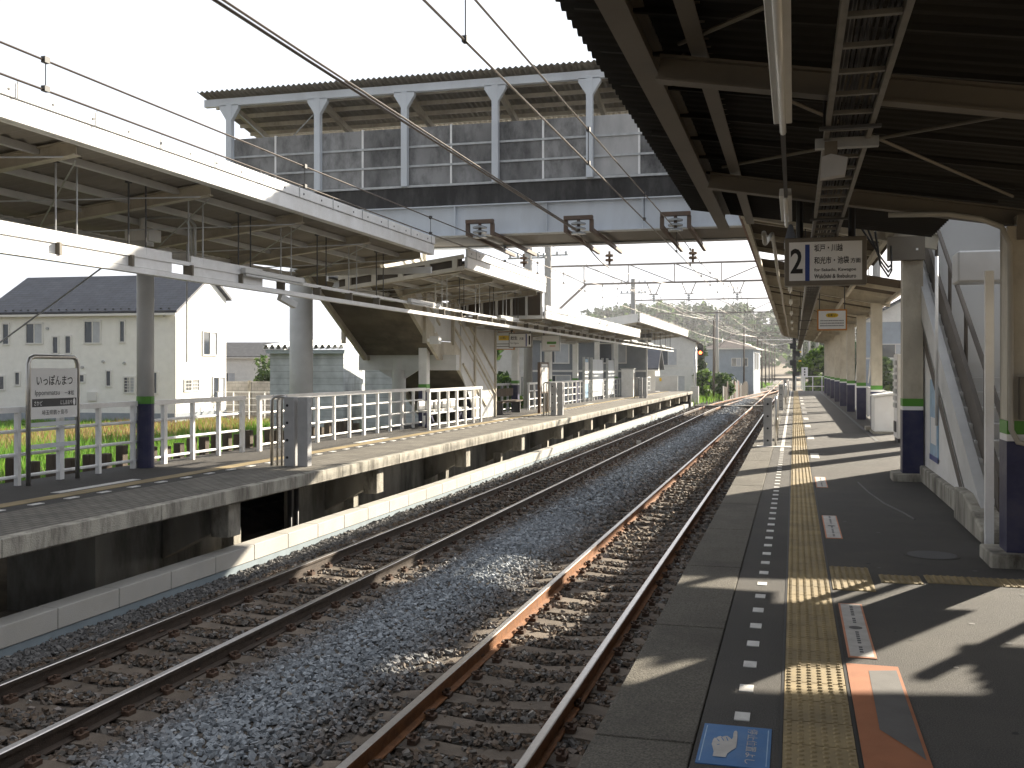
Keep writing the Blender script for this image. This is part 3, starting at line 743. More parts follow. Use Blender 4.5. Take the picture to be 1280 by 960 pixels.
# far-side stair (beside the far platform): down towards +Y with a landing
lf = stair(-12.0, -9.75, 27.7, 2.35, 21.75, 5.62, plate=.5)
lf2 = stair(-12.0, -9.75, 33.25, .0, 28.95, 2.35, plate=.5)
b = MB(); b.box((-11.94, 27.7, 2.0), (-9.81, 28.95, 2.34), 'slab_soffit'); b.build('landing', fb)
for x in (-12.0, -9.75):
    for k_, (st, y0, z0, y1, z1) in enumerate(((lf, 27.7, 2.35, 22.2, 5.4), (lf2, 33.2, .05, 28.95, 2.35))):
        b = MB(); b.prism([(x-.03,y0,z0+.14),(x-.03,y1,z1+.14),(x-.03,y1,z1+1.35),(x-.03,y0,z0+1.35)], (.06,0,0), 'grey_white'); b.build('side_panel', st)
        b = MB(); s = .05 if x > -11 else -.05
        for h in (.5, .95, 1.37): b.beam((x+s,y0,z0+h), (x+s,y1,z1+h), .05, .06, 'cream_paint')
        b.build('panel_rail', st)
    b = MB(); b.box((x-.03, 27.7, 2.4), (x+.03, 29.9, 3.5), 'grey_white'); b.box((x-.05, 27.72, 1.85), (x+.05, 28.93, 2.38), 'cream_paint'); b.build('landing_panel', fb)
b = MB()
for yy, h in ((33.2, 2.9), (30.9, 3.2), (28.8, 3.7), (26.4, 5.2)):
    for x in (-9.68, -12.07): b.box((x-.05, yy-.05, 0 if yy > 29 else 2.3), (x+.05, yy+.05, h), 'cream_paint')
b.build('stair_post', fb)
b = MB(); b.prism([(-9.72,33.2,.02),(-9.72,31.2,.02),(-9.72,29.6,1.5),(-9.72,29.6,2.9),(-9.72,33.2,2.9)], (.035,0,0), 'grey_white')
for q in ((33.2,.75,30.4,2.3), (33.2,1.45,30.4,2.9), (32.1,.4,29.7,1.75)): b.beam((-9.66,q[0],q[1]), (-9.66,q[2],q[3]), .05, .05, 'cream_paint')
b.build('stair_screen', fb)
# near-side stair: down towards the camera behind the near platform columns
XN, XO = 1.78, 3.45
ns = stair(XN, XO, 10.55, .0, 21.4, 5.62, stringer='grey_white', plate=.36)
zn = lambda y: (y-10.55)*(5.62/10.85)
b = MB(); b.prism([(XN,15.9,zn(15.9)-.70),(XN,12.1,.22),(XN,15.9,.22)], (.05,0,0), 'white_paint'); b.build('wall_panel', ns)
b = MB(); b.prism([(XN-.02,11.2,.10),(XN-.02,16,zn(16)-.34),(XN-.02,16,zn(16)-.72),(XN-.02,12.0,zn(12.0)-.70+.05)], (.03,0,0), 'stair_dark'); b.build('drain_channel', ns)
b = MB(); b.beam((XN-.035,11.35,.1), (XN-.035,16,zn(16)-.33), .03, .04, 'green_band'); b.build('edge_trim', ns)
b = MB(); b.box((1.71, 11.8, 0), (1.84, 16.0, .225), 'concrete'); b.prism([(1.63,10.15,0),(1.63,11.79,0),(1.63,11.79,.34),(1.63,11.2,.34),(1.63,10.15,.12)], (.25,0,0), 'concrete'); b.build('plinth', ns, bevel=.015)
b = MB(); b.prism([(XN+.09,10.7,.20),(XN+.09,21.4,zn(21.4)+.12),(XN+.09,21.4,zn(21.4)+.50),(XN+.09,10.7,.56)], (.05,0,0), 'stair_dark'); b.build('stair_shade_band', ns)  # dark strip put in for the shaded inside of the stair
rails_on(ns, XN+.2, 10.7, .05, 21.3, zn(21.3), (.85,), 'stair_dark', .03)
# near stair's far side: screens, slits and roof strip shaped to throw sun streaks
b = MB(); b.prism([(XO,10.6,-.9),(XO,20.6,-.9),(XO,20.6,zn(20.6)+1.03),(XO,10.6,1.03)], (.05,0,0), 'stair_wall'); b.build('wall_panel', ns)
b = MB(); b.prism([(XO,11.4,zn(11.4)+1.55),(XO,20.6,zn(20.6)+1.55),(XO,20.6,zn(20.6)+2.35),(XO,11.4,zn(11.4)+2.35)], (.05,0,0), 'stair_wall'); b.build('side_panel', ns)
b = MB()
for h, w in ((.35, .12), (1.12, .14)): b.beam((XO-.1,10.7,h), (XO-.1,21.3,zn(21.3)+h), .05, w, 'stair_dark')
b.build('handrail', ns)
b = MB(); b.prism([(XN-.1,9.6,1.72),(XN-.1,9.6,1.84+.2),(XN-.1,14.1,4.25),(XN-.1,14.1,4.05)], (0,0,0), 'roof_dark') if False else None
b.prism([(XO-.25,10.7,2.68),(XO-.25,21.3,zn(21.3)+2.6),(XO-.25,21.3,zn(21.3)+2.85),(XO-.25,10.7,2.93)], (.75,0,0), 'cream_paint'); b.build('stair_shade_roof', ns)
b = MB()
for yy in (10.7, 12.9, 15.1, 17.3, 19.5): b.box((XO+.05, yy-.05, -.9), (XO+.13, yy+.05, zn(yy)+2.4), 'cream_paint')
b.build('stair_post', ns)
b = MB(); b.box((1.64, 9.97, .0), (1.71, 10.04, 2.46), 'white_paint'); b.build('end_post', ns)
b = MB(); b.box((1.75, 12.35, 2.55), (2.9, 12.8, 2.90), 'grey_white'); b.build('cable_housing', ns, bevel=.02)

# ------------------------------------------------------------------ canopies
def column(parent, x, y, top, w=.26, d=.28, k='cream_paint', plinth=True, z0=0):
    b = MB(); b.ibeam((x, y, 1.17), (x, y, top), w, d, k, .016, (0,1,0)); 
    for s in (-1, 1): b.box((x+s*(w/2-.012)-.008, y-d/2+.02, 1.17), (x+s*(w/2-.012)+.008, y+d/2-.02, top-.002), k)
    c = b.build('column', parent)
    b = MB(); b.box((x-w/2-.004, y-d/2-.004, 1.06), (x+w/2+.004, y+d/2+.004, 1.168), 'green_band'); b.build('green_band', c)
    b = MB(); b.box((x-w/2-.003, y-d/2-.003, 1.005), (x+w/2+.003, y+d/2+.003, 1.059), 'white_paint'); b.build('white_band', c)
    b = MB(); b.box((x-w/2-.005, y-d/2-.005, z0), (x+w/2+.005, y+d/2+.005, 1.004), 'navy'); b.build('navy_base', c)
    if plinth:
        b = MB(); b.box((x-w/2-.14, y-d/2-.12, z0-.02), (x+w/2+.14, y+d/2+.12, z0+.11), 'concrete'); b.build('plinth', c, bevel=.012)
    return c
# near part of the near platform's canopy (dark, overhead)
ca = thing('platform_canopy', 'dark low canopy with jagged corrugated eave overhead on the near platform', 'platform canopy', (1.8, 4, 0))
zw = lambda x: 3.16-.17*(x+.68)       # bottom of the cross beams
zc = lambda x: 3.32-.155*(x+.7)       # underside of the roof sheets
b = MB(); corr(b, -1.2, 4.1, lambda x: zc(x)+.13, -16, 11.0, .145, .032, 'roof_dark', .012); corr(b, 4.1, 7.5, lambda x: zc(4.1)+.13-.02*(x-4.1), -16, 11.9, .145, .032, 'roof_dark', .012); b.build('roof', ca)  # outer sheet is an unseen wing, added to shade the near platform
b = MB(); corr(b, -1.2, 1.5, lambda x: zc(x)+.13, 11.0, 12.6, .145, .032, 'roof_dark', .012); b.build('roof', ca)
for yb in (-8.3, -4.8, -1.3, 2.2, 5.7, 9.2):
    x1 = 4.0
    b = MB(); b.ibeam((-.72, yb, zw(-.72)+.07), (x1, yb, zw(x1)+.07), .11, .14, 'beam_paint'); b.build('cross_beam', ca)
b = MB()
for x, w, h in ((-.80, .13, .2), (-.50, .09, .12), (2.9, .06, .08)):
    y1 = 12.5 if x < 1.5 else 10.9
    b.ibeam((x, -16, zc(x)+.07 if h < .15 else zc(x)), (x, y1, zc(x)+.07 if h < .15 else zc(x)), w, h, 'beam_paint')
b.build('purlin', ca)
b = MB()
for ya, yb in ((2.2, 5.7), (5.7, 9.2)):
    for p, q in (((-.6,ya+.1),(1.7,yb-.1)), ((1.7,ya+.1),(-.6,yb-.1))): b.tube([(p[0],p[1],zc(p[0])+.03),(q[0],q[1],zc(q[0])+.03)], .012, 'beam_paint', 6)
b.build('brace_rod', ca)
b = MB()
for i in range(19):
    yy = -3+i*.75; b.beam((-1.1,yy,zc(-1.1)+.085),(1.7,yy,zc(1.7)+.085), .03, .03, 'roof_dark')
b.build('batten', ca)
column(ca, 1.80, 9.2, zc(1.8)-.2, .30, .30); column(ca, 1.80, 2.2, zc(1.8)-.2, .30, .30)
b = MB(); b.prism([(1.64,9.12,2.2),(1.64,9.12,2.72),(1.0,9.12,2.86)], (0,.12,0), 'beam_paint') if False else b.box((1.72,9.04,2.62),(1.9,9.36,2.82),'beam_paint'); b.build('bracket', ca)
# far part of the near platform's canopy
cb = thing('platform_canopy', 'long cream canopy on a row of columns receding along the near platform', 'platform canopy', (2.05, 40, 0))
zf = lambda x: 4.06-.19*(x+.8)
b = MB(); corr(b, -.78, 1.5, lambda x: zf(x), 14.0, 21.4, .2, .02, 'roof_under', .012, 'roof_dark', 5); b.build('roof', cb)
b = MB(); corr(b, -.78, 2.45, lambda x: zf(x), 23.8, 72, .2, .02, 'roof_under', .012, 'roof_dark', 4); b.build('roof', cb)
b = MB(); b.box((-.83, 14, 3.95), (-.79, 21.4, 4.16), 'rust_edge'); b.box((-.83, 21.4, 3.95), (-.79, 72, 4.16), 'rust_edge'); b.build('fascia', cb)
yc = [15.75, 28.3, 34.6, 40.9, 47.2, 53.4, 59.6, 65.8, 71.6]
for y in yc:
    x = 1.62 if y < 16 else 2.05
    column(cb, x, y, zf(x)-.22, .27, .30, plinth=y < 30)
    b = MB(); b.ibeam((-.75, y, zf(-.75)-.10), (x+.35, y, zf(x+.35)-.14), .12, .22, 'cream_paint')
    b.build('cross_beam', cb)
y = 14.8; b = MB()
while y < 72:
    if min(abs(y-q) for q in yc) > .5 and not 21.2 < y < 24.0:
        x1 = 1.4 if y < 21.4 else 2.4
        b.beam((-.76, y, zf(-.76)-.06), (x1, y, zf(x1)-.06), .06, .09, 'cream_paint')
    y += 2.1
b.build('rafter', cb)
b = MB()
for x in (-.72, .35, 1.3): b.beam((x, 14, zf(x)-.15), (x, 72, zf(x)-.15), .07, .09, 'cream_paint')
b.beam((2.3, 24, zf(2.3)-.15), (2.3, 72, zf(2.3)-.15), .07, .09, 'cream_paint')
b.build('purlin', cb)
b = MB()
for i, ya in enumerate(yc[1:-1]): b.tube([(2.05, ya+.2, 3.2), (2.05, ya+3.1, 1.2)], .02, 'white_paint', 6)
b.build('brace_rod', cb)
# far platform canopies
def lcanopy(label, y0, y1, zb, zt, beams, cols, colx=-10.1, k='white_paint', low=-.34, back=-11.2, under='roof_under_grey', trim=True):
    t = thing('platform_canopy', label, 'platform canopy', (-9, (y0+y1)/2, 0))
    zu = lambda x: zb+.12+(low)*(-7.15-x)/3.0     # underside
    n = int((y1-y0)/.22*4); b = MB(); bot = []; top = []
    for i in range(n+1):
        y = y0+(y1-y0)*i/n; w = .018*math.cos(6.2832*y/.22)
        for x in (-7.15, colx+.1, back): 
            z = zu(x) if x > colx else zu(colx+.1)+.12*(colx+.1-x)
            bot.append((x, y, z+w)); top.append((x, y, z+.05+w))
    fs = []
    for i in range(n):
        for j in (0, 1): fs.append((3*i+j, 3*i+j+1, 3*i+j+4, 3*i+j+3))
    b.add(bot, fs, under); b.add(top, [q[::-1] for q in fs], 'grey_white')
    b.build('roof', t)
    b = MB(); b.box((-7.15, y0, zb), (-7.09, y1, zb+(zt-zb)*.58), k); b.box((-7.13, y0, zb+(zt-zb)*.58+.006), (-7.07, y1, zt), k)
    b.box((-7.22, y0, zb-.004), (-7.15, y1, zb+.05), k)
    y = y0+.6
    f = b.build('fascia', t, bevel=.006)
    b = MB()
    while y < y1:
        b.tube([(-7.06,y,zb+(zt-zb)*.58),(-7.06,y,zt+.03),(-7.10,y,zt+.05)], .006, 'galv', 5); y += 1.15
    y = y0+.25
    while y < y1-.2: b.tube([(-7.069, y, zb+(zt-zb)*.78), (-7.064, y, zb+(zt-zb)*.78)], .016, 'dark_grey', 8); y += .6
    b.build('gutter_bracket', f)
    b = MB(); b.box((back-.05, y0, zu(colx)+.0), (back, y1, zu(colx)+.35), k); b.build('rear_fascia', t)
    for y in beams:
        b = MB(); b.ibeam((-7.32, y, zu(-7.32)-.10), (colx, y, zu(colx)-.12), .12, .16, 'cream_paint')
        b.ibeam((colx, y, zu(colx)-.16), (back+.06, y, zu(colx)-.04), .12, .16, 'grey_white'); b.build('cross_beam', t)
    b = MB()
    for x in (-7.8, -8.55, -9.3): b.beam((x, y0, zu(x)-.05), (x, y1, zu(x)-.05), .06, .08, 'grey_white')
    b.ibeam((colx, y0, zu(colx)-.2), (colx, y1, zu(colx)-.2), .12, .18, 'grey_white')
    b.build('purlin', t)
    b = MB()
    for a, c in zip(beams[:-1], beams[1:]):
        b.tube([(-7.4, a+.1, zu(-7.4)-.2), (colx+.2, c-.1, zu(colx)-.25)], .01, 'galv', 5); b.tube([(-7.4, c-.1, zu(-7.4)-.2), (colx+.2, a+.1, zu(colx)-.25)], .01, 'galv', 5)
    b.build('brace_rod', t)
    for y, r in cols:
        if r:
            b = MB(); b.tube([(colx, y, 1.15), (colx, y, zu(colx)-.2)], r, 'grey_white', 20); c = b.build('column', t, smooth=True)
            b = MB(); b.tube([(colx, y, 1.03), (colx, y, 1.15)], r+.004, 'green_band', 20); b.build('green_band', c)
            b = MB(); b.tube([(colx, y, -.8), (colx, y, 1.03)], r+.002, 'navy', 20); b.build('navy_base', c)
        else: column(t, colx, y, zu(colx)-.22, .24, .26, 'white_paint', False)
    return t, zu
lc1, zu1 = lcanopy('near left canopy with bright white fascia, ending just before the footbridge', -12, 19.9, 3.92, 4.28, [-1.1+2.6*i for i in range(9)], [(14.5, .135), (4.1, .135)])
lc2, zu2 = lcanopy('short white canopy on the far platform just beyond the footbridge around its stair', 22.1, 29.7, 3.86, 4.3, [22.3, 24.9, 27.5, 29.5], [(27.5, 0)], back=-10.5)
lc3, zu3 = lcanopy('lower white canopy in the middle of the far platform', 29.7, 49, 3.1, 3.48, [30.2, 33.4, 36.6, 39.8, 43, 46.2, 48.8], [(31.6, 0), (37.4, 0), (42.8, 0), (48.4, 0)], low=-.15)
lc4, zu4 = lcanopy('last white canopy at the far end of the far platform, with grey gable panel', 49.1, 72, 3.85, 4.28, [49.4, 54.5, 59.5, 64.5, 69.5], [(54, 0), (60, 0), (66, 0), (71, 0)])
b = MB(); b.prism([(-7.2,49.02,3.85),(-7.2,49.02,4.26),(-11.0,49.02,3.75),(-11.0,49.02,3.3)], (0,.06,0), 'grey_white'); b.build('gable_panel', lc4)
b = MB(); b.box((-10.1, 29.66, 3.2), (-7.2, 29.69, 3.88), 'roof_under'); 
for i in range(7): b.box((-7.2-.46*i-.03, 29.58, 3.12), (-7.2-.46*i+.03, 29.655, 3.9), 'grey_white')
b.box((-10.1, 29.56, 3.08), (-7.15, 29.64, 3.18), 'grey_white'); b.build('drop_panel', lc2)
b = MB()
for z in (4.12, 3.86): b.beam((-7.15, 22.03, z), (-10.2, 22.03, z-.42), .07, .09, 'cream_paint')
b.prism([(-7.2,22.06,3.86),(-7.2,22.06,4.12),(-10.2,22.06,3.70),(-10.2,22.06,3.44)], (0,.02,0), 'roof_under')
for i in range(5): x = -7.35-.65*i; z = 3.99-.42*(-7.15-x)/3.05; b.box((x-.06, 21.98, z-.13), (x+.06, 22.07, z+.13), 'cream_paint')
b.build('end_frame', lc2)
b = MB(); b.box((-10.1, 19.86, 3.55), (-7.15, 19.93, 3.68), 'grey_white'); b.build('end_frame', lc1)
#@@
# ------------------------------------------------------------------ hung things on the near platform
t = thing('cable_ladder', 'long dark cable ladder full of cables hanging under the near canopy', 'cable ladder', (.29, 10, 2.9))
b = MB()
for x in (.175, .40): b.box((x-.013, -3, 2.885), (x+.013, 70, 2.945), 'ladder_steel')
b.build('side_rail', t)
b = MB(); y = -2.8
while y < 70: b.box((.19, y-.014, 2.89), (.385, y+.014, 2.91), 'ladder_steel'); y += .38
b.build('rung', t)
b = MB(); rg = random.Random(2)
for i in range(10):
    x = .20+.019*i; b.tube([(x+rg.uniform(-.008,.008), yy, 2.925+rg.uniform(-.004, .012)) for yy in range(-3, 70, 2)], rg.uniform(.006, .011), 'black', 5)
b.build('cables', t)
b = MB()
for yy in (5.7, 9.2, 15.75, 28.3, 34.6, 40.9, 47.2):
    for x in (.155, .42): b.tube([(x, yy+.1, 2.88), (x, yy+.1, 3.2 if yy < 13 else 3.8)], .009, 'black', 6)
    b.box((.13, yy+.08, 2.868), (.445, yy+.12, 2.884), 'dark_grey')
b.build('hanger', t)
b = MB(); b.box((.115, 6.15, 2.845), (.46, 6.21, 2.90), 'galv'); b.box((.165, 6.12, 2.76), (.235, 6.14, 2.875), 'beam_paint'); b.prism([(.14,6.10,2.665),(.275,6.10,2.68),(.29,6.10,2.775),(.20,6.10,2.80),(.15,6.10,2.785)], (0,.02,-.012), 'grey_post')
tag(b.build('hanging_plate'), 'small plain grey plate hanging below the cable ladder', 'hanging plate')
def tube_lamp(y0, y1, z, x, label, grp=None):
    t = thing('fluorescent_lamp', label, 'lamp', (x, (y0+y1)/2, z), grp)
    b = MB(); b.prism([(x-.05,y0,z),(x+.05,y0,z),(x+.045,y0,z+.06),(x-.045,y0,z+.06)], (0,y1-y0,0), 'lamp_case'); b.build('housing', t, bevel=.004)
    b = MB()
    b.tube([(x, y0+.04, z-.025), (x, y1+.1, z-.025)], .018, 'lamp_tube', 8); b.build('lamp_tube', t, smooth=True)
    b = MB(); b.tube([(x, (y0+y1)/2, z+.06), (x, (y0+y1)/2, z+.3)], .01, 'dark_grey', 6); b.build('hanger', t)
    return t
tube_lamp(3.2, 5.95, 2.95, -.062, 'long white tube lamp overhead under the dark near canopy')
tube_lamp(8.6, 10.1, 2.98, -.07, 'white tube lamp just left of the platform number sign')
for i, yy in enumerate((16.8, 20.4, 25, 30, 36, 43, 50)): tube_lamp(yy, yy+1.3, 3.5, -.1, 'white tube lamp under the long far canopy, '+['first','second','third','fourth','fifth','sixth','seventh'][i]+' beyond the number sign')
b = MB(); b.box((-.08, 5.95, 2.965), (-.052, 8.6, 3.01), 'dark_grey'); tag(b.build('conduit'), 'dark conduit joining the overhead tube lamps under the near canopy', 'conduit')
b = MB(); pts = [(-.35, 12.6, 3.2), (-.35, 13.2, 3.15), (-.33, 14, 3.3)]+[(-.33+.01*math.sin(q), 14+q*2, 3.62) for q in range(1, 28)]
b.tube(pts, .03, 'conduit', 8); tag(b.build('conduit', smooth=True), 'pale pipe running under the eave of the long near canopy', 'conduit')
b = MB(); b.tube([(-.05, 14.5, 3.3), (-.05, 14.6, 3.55)], .09, 'dark_grey', 12, .03); b.tube([(-.05,14.5,3.3),(-.05,14.48,3.22)], .085, 'lamp_case', 12)
tag(b.build('loudspeaker'), 'small round loudspeaker under the canopy left of the number sign', 'loudspeaker')
# platform number sign
t = thing('platform_sign', 'white hanging platform sign with large black 2 and blue bar', 'platform sign', (.29, 10.5, 2.4))
x0, x1, z0, z1, ys = -.095, .675, 2.405, 2.872, 10.5
b = MB(); b.box((x0, ys, z0), (x1, ys+.16, z1), 'sign_frame'); b.build('frame', t, bevel=.008)
b = MB(); b.box((x0+.045, ys-.006, z0+.045), (x1-.045, ys+.002, z1-.045), 'sign_white'); b.build('face', t)
W_ = x1-x0; H_ = z1-z0
def sg(u, v): return (x0+W_*u, ys-.0085, z0+H_*v)
b = MB(); put_text(b, '2', sg(.075, .25), X, Z, W_*.15, H_*.52, 'black', .02); b.build('numeral', t); b = MB()
put_text(b, '坂戸・川越', sg(.365, .695), X, Z, W_*.345, H_*.155, 'black', .012)
put_text(b, '和光市・池袋', sg(.365, .435), X, Z, W_*.42, H_*.155, 'black', .012)
put_text(b, '方面', sg(.805, .445), X, Z, W_*.12, H_*.105, 'black', .012)
put_text(b, 'for Sakado, Kawagoe', sg(.365, .265), X, Z, W_*.505, H_*.085, 'black', .012)
put_text(b, 'Wakōshi & Ikebukuro', sg(.365, .135), X, Z, W_*.505, H_*.095, 'black', .012)
b.build('lettering', t)
b = MB(); a = sg(.255, .09); c = sg(.31, .85); b.box((a[0], ys-.0082, a[2]), (c[0], ys-.0055, c[2]), 'sign_blue'); b.build('blue_bar', t)
b = MB()
for x in (.05, .54): b.tube([(x, ys+.08, z1), (x, ys+.08, 3.3)], .035, 'black', 8)
b.build('hanger', t)
def notice(x, y, z, w, h, label, side=0, zt=3.6):
    t = thing('notice_sign', label, 'notice sign', (x, y, z))
    b = MB(); b.box((x-w/2, y, z), (x+w/2, y+.06, z+h), 'sign_orange'); b.build('frame', t)
    b = MB(); b.box((x-w/2+.03, y-.006, z+.03), (x+w/2-.03, y+.002, z+h-.03), 'sign_white'); b.build('face', t)
    b = MB(); n = 16; el = [(x+w*.21*math.copysign(abs(math.cos(q*6.283/n))**.6, math.cos(q*6.283/n)), y-.009, z+h*.72+h*.105*math.sin(q*6.283/n)) for q in range(n)]
    b.add(el, [tuple(range(n))], 'sign_yellow'); b.build('yellow_oval', t)
    b = MB(); put_text(b, 'お願い', (x-w*.14, y-.012, z+h*.655), X, Z, w*.28, h*.13, 'black', .015)
    rg = random.Random(1)
    for r_ in range(3):
        xx = x-w*.40
        while xx < x+w*.38:
            ww = w*rg.uniform(.012, .026); b.box((xx, y-.0078, z+h*(.44-.12*r_)), (xx+ww, y-.0065, z+h*(.49-.12*r_)), 'dark_grey'); xx += ww+w*.012
    b.build('lettering', t)
    b = MB()
    for s in (-.42, .42): b.tube([(x+w*s, y+.03, z+h), (x+w*s, y+.03, zt)], .012, 'dark_grey', 6)
    b.build('hanger', t)
notice(.76, 22.6, 2.40, .60, .44, 'small white notice with yellow oval hanging beyond the number sign', zt=3.75)
# boxes, pipes and cabinets on the near columns
b = MB(); b.box((1.27, 15.42, 3.12), (1.76, 15.58, 3.45), 'beam_paint'); b.box((1.64, 15.41, 3.25), (1.67, 15.418, 3.28), 'white_paint')
tag(b.build('equipment_box'), 'plain grey equipment box at the top of the column beside the number sign', 'equipment box')
b = MB(); b.box((1.73, 8.95, 1.18), (1.90, 9.045, 1.52), 'beam_paint'); b.box((1.86,8.94,1.33),(1.875,8.95,1.37),'dark_grey')
tag(b.build('switch_box'), 'grey switch box on the nearest navy column', 'switch box')
b = MB(); b.tube([(.75, 9.06, 2.86), (1.2, 9.0, 2.84), (1.45, 9.0, 2.79), (1.60, 9.0, 2.72), (1.66, 9.0, 2.58), (1.67, 9.0, 1.1), (1.72, 9.0, 1.0), (1.8,8.99,.98), (1.84,8.99,1.06), (1.84,8.99,1.18)], .022, 'conduit', 8)
tag(b.build('conduit', smooth=True), 'pale bent conduit running down the nearest navy column', 'conduit')
b = MB(); b.tube([(1.66, 13.4, 2.95), (1.66, 13.4, .9)], .02, 'white_paint', 8)
tag(b.build('pipe', smooth=True), 'thin white vertical pipe in front of the near stair', 'pipe')
b = MB(); rg = random.Random(9)
for i in range(3):
    a = Vector((.75+.08*i, 12.75, 3.25-.03*i))
    b.tube([a, (1.0, 13.2, 2.95-.05*i), (1.15, 13.9, 2.88-.06*i), (1.25, 14.6, 2.98-.04*i), (1.3, 15.3, 3.3)], .013, 'black', 6)
tag(b.build('cable_bundle', smooth=True), 'dark cables sagging under the canopy right of the number sign', 'cables')
b = MB(); b.box((1.762, 14.15, .42), (1.778, 14.9, 1.45), 'poster'); b.box((1.758, 14.12, .38), (1.763, 14.93, .45), 'sign_blue'); b.box((1.758, 14.25, .6), (1.7625, 14.8, .95), 'sign_white')
tag(b.build('poster'), 'pale blue poster on the white stair wall beside a navy column', 'poster')
# white bin housing and slatted vending cage
t = thing('storage_box', 'white sloping-lid storage box beside the far columns of the near platform', 'storage box', (2.2, 28, 0))
b = MB(); b.prism([(1.90,27.0,.04),(2.55,27.0,.04),(2.55,27.0,.98),(1.90,27.0,.90)], (0,.95,0), 'white_paint'); b.build('body', t, bevel=.02)
b = MB(); b.prism([(1.87,26.96,.90),(2.58,26.96,.99),(2.58,26.96,1.04),(1.87,26.96,.95)], (0,1.03,0), 'white_paint'); b.build('lid', t, bevel=.01)
b = MB(); b.box((1.86, 26.9, -.01), (2.6, 28.0, .04), 'concrete'); b.build('base', t)
t = thing('vending_machine', 'narrow white machine with slatted front half hidden behind a navy column', 'vending machine', (2.4, 24.3, 0))
b = MB(); b.box((2.14, 23.7, .08), (2.85, 24.5, 1.92), 'white_paint'); b.build('body', t, bevel=.015)
b = MB()
for i in range(7): b.box((2.115, 23.76, .75+.155*i), (2.138, 24.44, .85+.155*i), 'grey_white' if i % 2 else 'galv')
b.build('display', t)
b = MB(); b.box((2.118, 23.85, .22), (2.138, 24.3, .45), 'dark_grey'); b.build('slot', t)
b = MB(); b.box((2.16, 23.72, 0), (2.8, 24.48, .08), 'dark_grey'); b.build('base', t)
# low white panel fence behind the columns
t = thing('panel_fence', 'low white panel fence behind the far columns of the near platform', 'fence', (2.4, 50, 0))
y = 28.6
while y < 79:
    b = MB(); b.box((2.36, y+.03, .08), (2.40, y+1.97, .96), 'white_paint'); b.build('panel', t)
    b = MB(); b.box((2.34, y-.03, 0), (2.42, y+.03, 1.02), 'grey_white'); b.build('post', t); y += 2
b = MB(); b.box((2.35, 28.6, .965), (2.41, 79, 1.0), 'grey_white'); b.build('rail', t)
# barriers along the near edge
def barrier(x, y, label, h=1.0, seg=1.6):
    t = thing('edge_barrier', label, 'barrier', (x, y, 0))
    b = MB(); b.box((x-.085, y-.07, 0), (x+.085, y+.07, h), 'grey_post'); p = b.build('post', t, bevel=.008)
    b = MB()
    for i in range(4): b.tube([(x, y-.071, h*(.12+.25*i)), (x, y-.078, h*(.12+.25*i))], .022, 'black', 10)
    b.build('bolt_hole', p)
    b = MB(); b.tube([(x+.16, y+.05, 0), (x+.16, y+.05, h*.93), (x+.16, y+.15, h), (x+.16, y+seg, h), (x+.16, y+seg+.1, h*.93), (x+.16, y+seg+.1, 0)], .03, 'steel', 10)
    b.tube([(x+.16, y+.05, h*.5), (x+.16, y+seg+.1, h*.5)], .02, 'steel', 8); b.build('rail', t, smooth=True)
barrier(-.53, 21.95, 'nearest grey drilled post with steel rail at the near platform edge')
barrier(-.50, 41.3, 'second grey drilled post with steel rail along the near platform edge')
barrier(-.50, 60, 'farthest grey drilled post with steel rail along the near platform edge')
t = thing('end_railing', 'white railing closing the far end of the near platform', 'railing', (1, 79, 0))
b = MB()
for x in (.1, .65, 1.3, 1.95, 2.4): b.box((x-.03, 78.97, 0), (x+.03, 79.03, 1.1), 'white_paint')
b.build('post', t)
b = MB()
for z in (.35, 1.07): b.box((.1, 78.98, z-.03), (2.4, 79.02, z+.03), 'white_paint')
b.build('rail', t)
b = MB(); b.box((.5, 78.9, 1.0), (.95, 78.95, 1.75), 'sign_white')
for z in (1.2, 1.4, 1.6): b.box((.68, 78.885, z-.06), (.78, 78.9, z+.06), 'black')
b.tube([(.72, 78.97, 0), (.72, 78.97, 1.3)], .04, 'white_paint', 8)
tag(b.build('end_sign'), 'small white sign with black marks on the far end railing', 'sign')

# ------------------------------------------------------------------ far platform furniture
def railing(label, x, y0, y1, group=None, rails=(1.04, .74, .42, .12), step=.85, k='white_paint', thick=None):
    t = thing('railing', label, 'railing', (x, (y0+y1)/2, 0), group)
    n = max(1, round((y1-y0)/step))
    for i in range(n+1):
        y = y0+(y1-y0)*i/n; w = .045 if i % 3 == 0 else .028
        b = MB(); b.box((x-.035, y-w, -.02), (x+.035, y+w, rails[0]-.03), k); b.build('post', t)
    for j, z in enumerate(rails):
        b = MB()
        if j == 0: b.box((x-.05, y0-.05, z-.045), (x+.05, y1+.05, z+.035), k)
        else: b.tube([(x-.02, y0, z), (x-.02, y1, z)], .024, k, 8)
        b.build('rail', t)
    return t
railing('long white tube railing behind the station name sign', -10.2, 5.0, 17.7)
railing('white tube railing between the grey gate posts and the stair', -10.0, 18.0, 27.2)
railing('short white railing around the foot of the footbridge stair', -9.2, 25.4, 30.0, step=.75)
railing('long white railing along the far half of the far platform', -10.0, 39.0, 68, step=.9)
railing('weathered grey railing in shade beyond the stair foot', -10.3, 33.9, 38.6, k='galv')
railing('short white railing closing the end of the far platform', -10.0, 68.4, 74, step=1.3)
b = MB(); b.box((-9.6, 73.9, .05), (-8.0, 74.0, 1.12), 'grey_white'); b.box((-9.3, 73.88, .75), (-9.15, 73.895, 1.0), 'sign_yellow')
tag(b.build('blank_panel'), 'pale grey panel with small yellow mark at the end of the far platform', 'panel')
